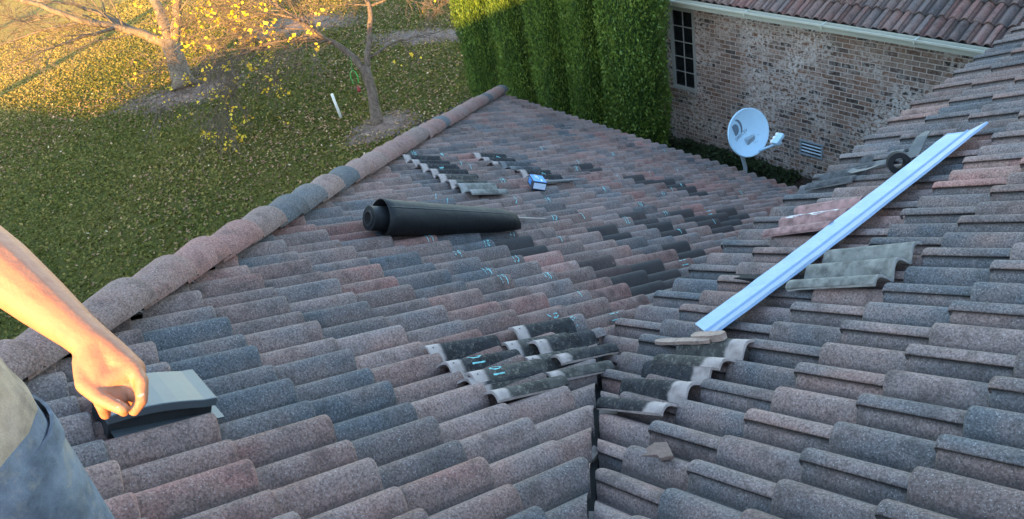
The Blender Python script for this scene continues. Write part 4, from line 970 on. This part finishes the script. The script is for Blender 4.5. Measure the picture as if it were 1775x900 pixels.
limb(mb, [(-18.57, 7.9, -5.44), (-19.4, 7.6, -5.3), (-20.3, 7.0, -5.4), (-21.0, 6.3, -5.6)], .04, .012, R, tips, 3, L=1.05, n=14, droop=.5)
t0 = len(tips)
limb(mb, [(-17.38, 8.69, -6.8), (-17.5, 8.99, -6.38), (-17.72, 9.42, -5.76), (-18.11, 9.61, -5.4), (-18.33, 9.86, -4.7)], .085, .04, R, tips, 3, L=1.2, n=8, droop=.2, start=.5)
limb(mb, [(-17.45, 8.85, -6.6), (-17.55, 9.78, -6.5), (-17.4, 10.3, -6.55), (-17.23, 10.9, -6.6)], .035, .012, R, tips, 2, L=.8, n=6, droop=.3)
limb(mb, [(-17.9, 9.5, -5.6), (-17.69, 10.18, -5.5), (-17.3, 10.9, -5.3), (-17.0, 11.4, -5.0)], .035, .012, R, tips, 2, L=.9, n=7, droop=.3)
mb.obj('branches', M['bark'], T2, smooth=True)
lp = leaves_at(tips[:t0], .075, R, (1, 7), .075, .07)+leaves_at(tips[t0:], .05, R, (1, 3))
me = scatter('leaves', np.array(lp)-np.array((-16.72, 8.28, -7.9)), .085, M['yellow_leaf'], 9, flat=1.5, aspect=1.15); put(me, 'leaves', kind='stuff', parent=T2)
# trees beyond the picture to the rear left, which throw the long shadow bands across the far lawn
for (x, y, h, r, s_) in ((-17.6, -19.5, 13, .30, 31), (-25.5, -21, 13, .34, 32), (-33, -17, 12, .30, 33)):
    R = random.Random(s_); tp = []; T = thing('bare_tree', (x, y, -7.9), 'tall bare tree behind the house, %s' % {31: 'closest to it', 32: 'middle of three', 33: 'furthest left'}[s_], 'tree')
    mb = MB(); mb.tube([(x, y, -7.95), (x, y, -4), (x+.2, y, -7.9+h)], [r*1.3, r, r*.4], 10); mb.obj('trunk', M['bark'], T)
    mb = MB()
    for q in range(7): a_ = q*2.4; limb(mb, [(x, y, -7.9+h*(.45+.07*q)), (x+1.5*math.cos(a_), y+1.5*math.sin(a_), -7.9+h*(.55+.07*q)), (x+2.6*math.cos(a_), y+2.6*math.sin(a_), -7.9+h*(.66+.07*q))], r*.4, .03, R, tp, 1, 6, 1.2, 4)
    mb.obj('branches', M['bark'], T)
# hanging ornament beside the trunk, stake in the lawn
of = thing('bird_feeder', (-17.10, 8.16, -7.15), 'small green and red feeder hanging beside the small tree trunk', 'bird feeder')
mb = MB(); c0 = Vector((-17.28, 8.30, -6.85))
for dx in (-.045, .045):
    mb.tube([(c0+Vector((dx*.9, dx, .16)))[:], (c0+Vector((dx*1.4, dx*1.4, .04)))[:], (c0+Vector((dx, dx, -.12)))[:]], [.012, .016, .012], 6)
mb.tube([(c0+Vector((-.05, -.05, .16)))[:], (c0+Vector((0, 0, .22)))[:], (c0+Vector((.05, .05, .16)))[:]], .010, 6); mb.tube([(c0+Vector((0, 0, .22)))[:], (c0+Vector((-.12, .12, .5)))[:]], .004, 4); mb.obj('hanger', M['green_paint'], of)
mb = MB(); c1 = c0+Vector((.10, -.02, -.30)); mb.tube([c1[:], (c1+Vector((0, 0, .03)))[:], (c1+Vector((0, 0, .09)))[:], (c1+Vector((0, 0, .16)))[:]], [.035, .05, .03, .012], 10); mb.obj('seed_cup', M['red_paint'], of, smooth=True)
mb = MB(); mb.tube([(-17.93, 7.96, -7.92), (-18.02, 7.96, -7.50), (-18.05, 7.96, -7.28), (-18.055, 7.96, -7.265)], [.035, .034, .034, .022], 12)
props(mb.obj('marker_stake', M['white_pvc'], None, org=(-17.93, 7.96, -7.9), smooth=True), 'white plastic pipe stake leaning in the leafy lawn', 'stake')

# ------------------------------------------------------------------ person at the left edge
def capsule_mesh(name, chains, voxel, mats, parent, smooth_it=6, extra=None):
    mb = MB()
    for ch in chains:
        pts = [Vector(c[0]) for c in ch]; rr = [c[1] for c in ch]; fl = 16
        for i in range(len(pts)):
            V = []; F = []; r = rr[i]; nn, mm = 8, 14; sc = ch[i][2] if len(ch[i]) > 2 else None
            for a_ in range(nn+1):
                for b_ in range(mm):
                    t1, t2 = math.pi*a_/nn, 2*math.pi*b_/mm; v = Vector((math.sin(t1)*math.cos(t2), math.sin(t1)*math.sin(t2), math.cos(t1)))*r
                    V.append((pts[i]+v)[:])
            F = [(a_*mm+b_, a_*mm+(b_+1) % mm, (a_+1)*mm+(b_+1) % mm, (a_+1)*mm+b_) for a_ in range(nn) for b_ in range(mm)]; mb.add(V, F)
        for i in range(len(pts)-1):
            mb.tube([pts[i][:], pts[i].lerp(pts[i+1], .5)[:], pts[i+1][:]], [rr[i], (rr[i]+rr[i+1])/2, rr[i+1]], 16)
    o_ = mb.obj(name+'_tmp', mats, None); rm = o_.modifiers.new('r', 'REMESH'); rm.mode = 'VOXEL'; rm.voxel_size = voxel; sm = o_.modifiers.new('s', 'SMOOTH'); sm.iterations = smooth_it; sm.factor = .5
    dg = bpy.context.evaluated_depsgraph_get(); me = bpy.data.meshes.new_from_object(o_.evaluated_get(dg)); bpy.data.objects.remove(o_)
    org = ORG[parent.name]; me.transform(Matrix.Translation(-org)); me.shade_smooth(); me.materials.clear(); me.materials.append(mats)
    q = bpy.data.objects.new(name, me); COL.objects.link(q); q.parent = parent; ORG[q.name] = org; return q
V_ = Vector
pel = V_((-1.33, -.25, -.80)); chest = V_((-1.62, -.29, -.50)); neck = V_((-1.80, -.28, -.28)); head = V_((-1.90, -.22, -.14))
sL = V_((-1.60, -.13, -.39)); sR = V_((-1.88, -.46, -.38)); elb = V_((-1.33, -.03, -.505)); wr = V_((-1.035, .035, -.595))
footL = V_((-1.30, -.14, zA(-.14)+.10)); footR = V_((-1.58, -.56, zA(-.56)+.10))
person = thing('person', (-1.40, -.20, zA(-.2)), 'person in faded jeans and a tan shirt reaching a sunlit forearm into the picture', 'person')
# hand: back of the fist towards the camera, thumb and forefinger pinching at the bottom
fx = (V_((-.945, .03, -.640))-wr).normalized()                        # along the hand
camd = (-wr).normalized(); sx = fx.cross(camd).normalized(); px_ = sx.cross(fx).normalized()   # sx: across the hand, px_: towards the camera
HS = .84
def hp(a_, b_, c_): return wr+(fx*a_+sx*b_+px_*c_)*HS
hand = [[(hp(-.01, 0, 0), .027), (hp(.035, -.014, .0), .025), (hp(.07, -.026, .0), .021)], [(hp(-.01, 0, 0), .027), (hp(.035, .010, .0), .026), (hp(.068, .020, -.002), .021)],
        [(hp(.03, -.012, .002), .022), (hp(.03, .014, .0), .022)], [(hp(.07, -.022, 0), .019), (hp(.07, .018, 0), .018)], [(hp(.0, .01, -.01), .024), (hp(.03, .026, -.018), .022)]]
def finger(b, l1, l2, l3, r, sp=0.0, k=1.0):
    base = hp(.068, b, .002); j1 = hp(.068+l1*.80, b+sp*.4, -.012-.0*k); j2 = hp(.068+l1*.72+l2*.10, b+sp, -.012-l2); j3 = hp(.068+l1*.3-l3*.3, b+sp, -.02-l2)
    return [(base, r*1.12), (j1, r), (j2, r*.92), (j3, r*.80)]
hand += [finger(.030, .034, .026, .02, .0098, .004), finger(.010, .044, .030, .02, .0105, 0), finger(-.011, .045, .031, .02, .0105, -.001)]
# forefinger reaches down to meet the thumb
hand += [[(hp(.066, -.032, .003), .0120), (hp(.098, -.031, .006), .0110), (hp(.122, -.018, -.004), .0098), (hp(.128, -.002, -.012), .0085)]]
hand += [[(hp(.015, .022, -.006), .0185), (hp(.058, .036, .004), .0150), (hp(.094, .028, .008), .0122), (hp(.124, .010, .004), .0102)]]
arm = [[(neck+V_((0, 0, -.02)), .06), (sL, .058), (elb, .043), (elb+(wr-elb)*.10, .045), (elb+(wr-elb)*.32, .044), (elb+(wr-elb)*.62, .036), (elb+(wr-elb)*.88, .027), (wr, .025)]]
hand = [[(p_, r_*(.80 if r_ < .013 else .86)) for p_, r_ in ch] for ch in hand]
armR = [[(neck+V_((0, 0, -.02)), .06), (sR, .058), (V_((-1.92, -.56, -.62)), .045), (V_((-1.82, -.66, -.86)), .028)], [(V_((-1.82, -.66, -.86)), .028), (V_((-1.81, -.67, -.94)), .034)]]
for q in range(4): b0 = V_((-1.845+.023*q, -.67, -.96)); armR.append([(b0, .011), (b0+V_((.005, .01, -.035-.004*(q in (1, 2)))), .0095), (b0+V_((.01, .03, -.055)), .0085)])
armR.append([(V_((-1.79, -.66, -.91)), .014), (V_((-1.765, -.64, -.95)), .012), (V_((-1.765, -.63, -.975)), .0095)])
trunk = [[(pel, .105), (chest, .125), (neck, .06), (head+V_((.02, -.01, -.05)), .055)], [(head, .088), (head+V_((-.02, .015, .04)), .092)], [(head+V_((-.07, .05, -.04)), .05)], [(head+V_((-.105, .07, .0)), .014), (head+V_((-.115, .078, -.02)), .016)],
         [(head+V_((.06, .08, 0)), .018)], [(head+V_((-.06, -.09, 0)), .018)]]
legs = [[(pel+V_((.055, .055, 0)), .075), (V_((-1.31, -.17, -1.2)), .06), (footL, .045)], [(pel+V_((-.055, -.055, 0)), .075), (V_((-1.49, -.43, -1.16)), .06), (footR, .045)]]
body = capsule_mesh('body', arm+hand+armR+trunk+legs, .0028, M['skin'], person, 2)
for (a_, b_, c_, r_) in ((.117, .013, .0125, .0052), (.116, -.021, .0065, .0048)):
    mb = MB(); c0 = hp(a_, b_, c_); mb.add([(c0+(fx*math.cos(t_)*r_*1.25+sx*math.sin(t_)*r_)+px_*(.0008*math.cos(2*t_)))[:] for t_ in np.linspace(0, 2*math.pi, 13)[:-1]]+[(c0+px_*.0012)[:]], [(i, (i+1) % 12, 12) for i in range(12)]); mb.obj('fingernail', M['nail_skin'], person, smooth=True)
cl = capsule_mesh('shirt', [[(pel+V_((0, 0, .07)), .135), (pel.lerp(chest, .5), .138), (chest, .150), (chest.lerp(neck, .6), .11)], [(chest.lerp(sL, .5), .12), (chest, .14), (chest.lerp(sR, .5), .12)], [(neck+V_((.02, 0, -.05)), .09), (sL, .080), (sL.lerp(elb, .22), .072)], [(neck+V_((0, 0, -.06)), .09), (sR, .080), (sR.lerp(V_((-1.92, -.56, -.62)), .5), .07)],
        [(pel+V_((.045, .045, .10)), .135), (pel+V_((-.045, -.045, .10)), .135)], [(pel+V_((.05, .05, .045)), .137), (pel+V_((-.05, -.05, .045)), .137)]], .008, M['shirt'], person, 5)
jn = capsule_mesh('jeans', [[(pel+V_((.055, .055, .02)), .130), (pel+V_((-.055, -.055, .02)), .130)], [(pel+V_((.065, .065, -.03)), .125), (V_((-1.31, -.17, -1.2)), .095), (footL+V_((0, 0, .02)), .075)], [(pel+V_((-.065, -.065, -.03)), .125), (V_((-1.49, -.43, -1.16)), .095), (footR+V_((0, 0, .02)), .075)]], .008, M['denim'], person, 5)
mb = MB(); bc2 = pel+V_((0, 0, .10)); N = 40; V = []
for i in range(N):
    t_ = 2*math.pi*i/N
    for (r, z) in ((1.0, -.018), (1.03, -.018), (1.03, .018), (1.0, .018)):
        e1 = V_((.707, .707, 0)); e2 = V_((.707, -.707, 0)); V.append((pel+V_((-.015, .01, -.012+z))+e1*math.cos(t_)*.212*r+e2*math.sin(t_)*.136*r)[:])
mb.add(V, [(i*4+k, ((i+1) % N)*4+k, ((i+1) % N)*4+(k+1) % 4, i*4+(k+1) % 4) for i in range(N) for k in range(4)]); fix_normals(mb.obj('waistband', M['denim'], person))
capsule_mesh('hair', [[(head+V_((.01, -.01, .045)), .092), (head+V_((.03, -.02, .01)), .088)]], .008, M['hair'], person, 3)
for ft in (footL, footR): capsule_mesh('boot', [[(ft+V_((0, 0, -.01)), .06), (ft+V_((-.03, .02, -.05)), .05), (ft+V_((-.14, .10, -.03-.02)), .042)]], .008, M['boot'], person, 3)
mb = MB(); c0 = head+V_((-.095, .065, .02))
for sg in (-1, 1):
    mb = MB(); e_ = c0+V_((.02, .035, 0))*sg*1.0; mb.tube([(e_+V_((.004, -.003, 0)))[:], (e_+V_((-.006, .004, 0)))[:]], [.012, .008], 8); mb.obj('eye', M['white_pvc'], person)

# ------------------------------------------------------------------ lift everything so that the lawn is at z = 0
for ob in list(COL.objects):
    if ob.parent is None and ob not in (cam, so): ob.location.z += H0
